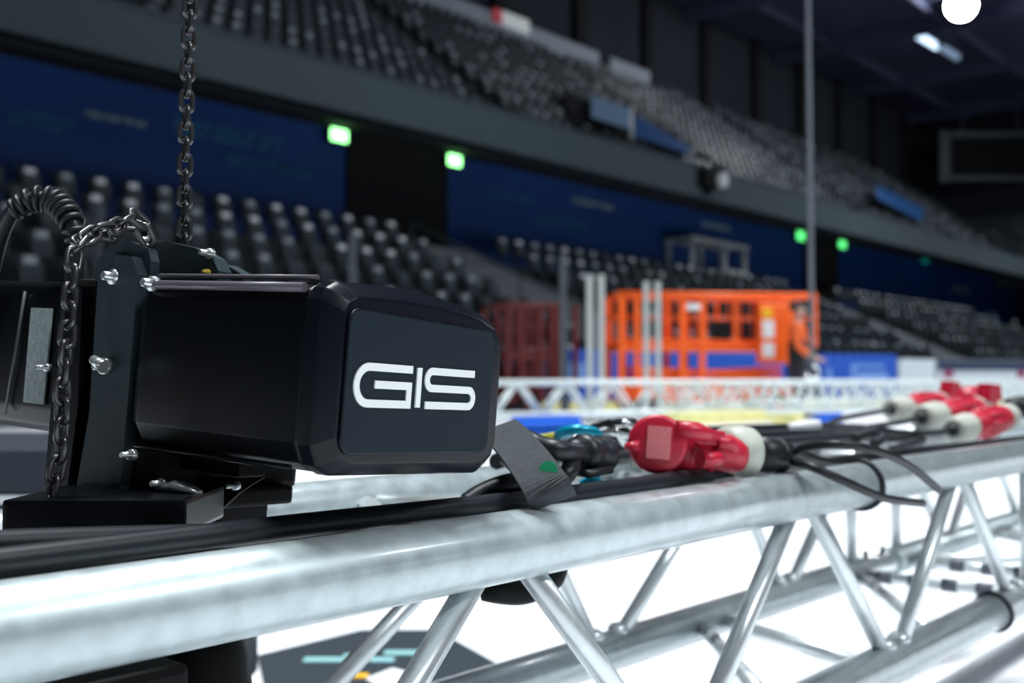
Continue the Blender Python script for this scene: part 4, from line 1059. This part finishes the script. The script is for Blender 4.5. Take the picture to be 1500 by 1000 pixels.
cs = thing('power_box', S(.02, .66, ZB + .025), 'black box sitting inside the truss at lower left', 'box')
mk('box_body', lambda b: sbox(b, -.32, .365, .575, .745, ZB + .0255, ZB + .150, .010), M_blk2, cs)
mk('box_lid', lambda b: sbox(b, -.325, .37, .57, .75, ZB + .151, ZB + .168, .005), M_blk2, cs)
mk('latch', lambda b: sbox(b, .25, .29, .566, .574, ZB + .12, ZB + .158, .002), M_bolt, cs)
bag = thing('chain_bag', P(300, 1010, .76), 'black chain bag bulging beside the box inside the truss', 'bag')
def bagf(b):
    prof = [(0, .030), (.01, .036), (.05, .0385), (.085, .038), (.115, .034), (.135, .026), (.142, .012)]
    lathe(b, V3(((296 - 750) / F * .79, .79, ZB + .027)), ZA, prof, 20)
mk('bag_body', bagf, M_blk2, bag)
mk('bag_rim', lambda b: lathe(b, V3(((296 - 750) / F * .79, .79, ZB + .150)), ZA, [(0, .028), (.003, .031), (.007, .031), (.009, .027)], 20), M_rub, bag)
tag(mk('black_wrap', lambda b: (tube(b, catmull([P(706, 858, .80), P(730, 872, .80), P(765, 870, .81), P(800, 850, .83), P(826, 828, .87), P(830, 800, .9)], 6), [.004, .007, .011] + [.012] * 20 + [.010] * 8, 12, flat=None)), M_blk2), 'black cloth wrap hanging under the upper chord', 'cloth') if False else None
def wrap(b):
    pts = catmull([P(704, 866, .86), P(735, 862, .86), P(770, 858, .87), P(805, 846, .88), P(822, 832, .90)], 6)
    tube(b, pts, [.006 + .008 * math.sin(PI * min(1, i / (len(pts) - 1) * .95 + .05)) for i in range(len(pts))], 12)
    tube(b, catmull([P(765, 858, .87), P(775, 820, .89), P(770, 780, .9)], 6), .012, 10)
tag(mk('cable_sleeve', wrap, M_blk2), 'black cable sleeve sagging below the upper chord node', 'sleeve')
mt = thing('floor_mat', FL(540, 2.1), 'dark grey mat with faint cyan markings on the ice under the truss', 'mat')
def onfloor(px, py, z=0.0):
    D = (CAMZ - z) * F / (py - 557); r = P(px, py, D); return V3((r.x, r.y, z))
ma = [onfloor(378, 962), onfloor(530, 925), onfloor(640, 925), onfloor(730, 975), onfloor(560, 1060), onfloor(400, 1060)]
mk('mat_sheet', lambda b: prism(b, [p + ZA * .001 for p in ma], ZA * .010), M_mat, mt)
for (px, py, w_) in ((480, 962, .10), (520, 957, .05), (590, 952, .08), (628, 950, .05), (560, 962, .05)):
    q = onfloor(px, py, .0125)
    mk('cyan_mark', lambda b: wbox(b, q, w_, .035, .003), M_cyan, mt)
mk('yellow_mark', lambda b: wbox(b, onfloor(528, 985, .0125), .03, .03, .003), M_ystk, mt)
tag(mk('paper_sheet', lambda b: prism(b, [onfloor(535, 990, .012), onfloor(575, 975, .012), onfloor(615, 985, .012), onfloor(580, 1015, .012)], ZA * .002), M_white), 'white paper sheet lying on the dark mat', 'paper')

for o in list(bpy.data.objects):
    if '_o' in o: del o['_o']
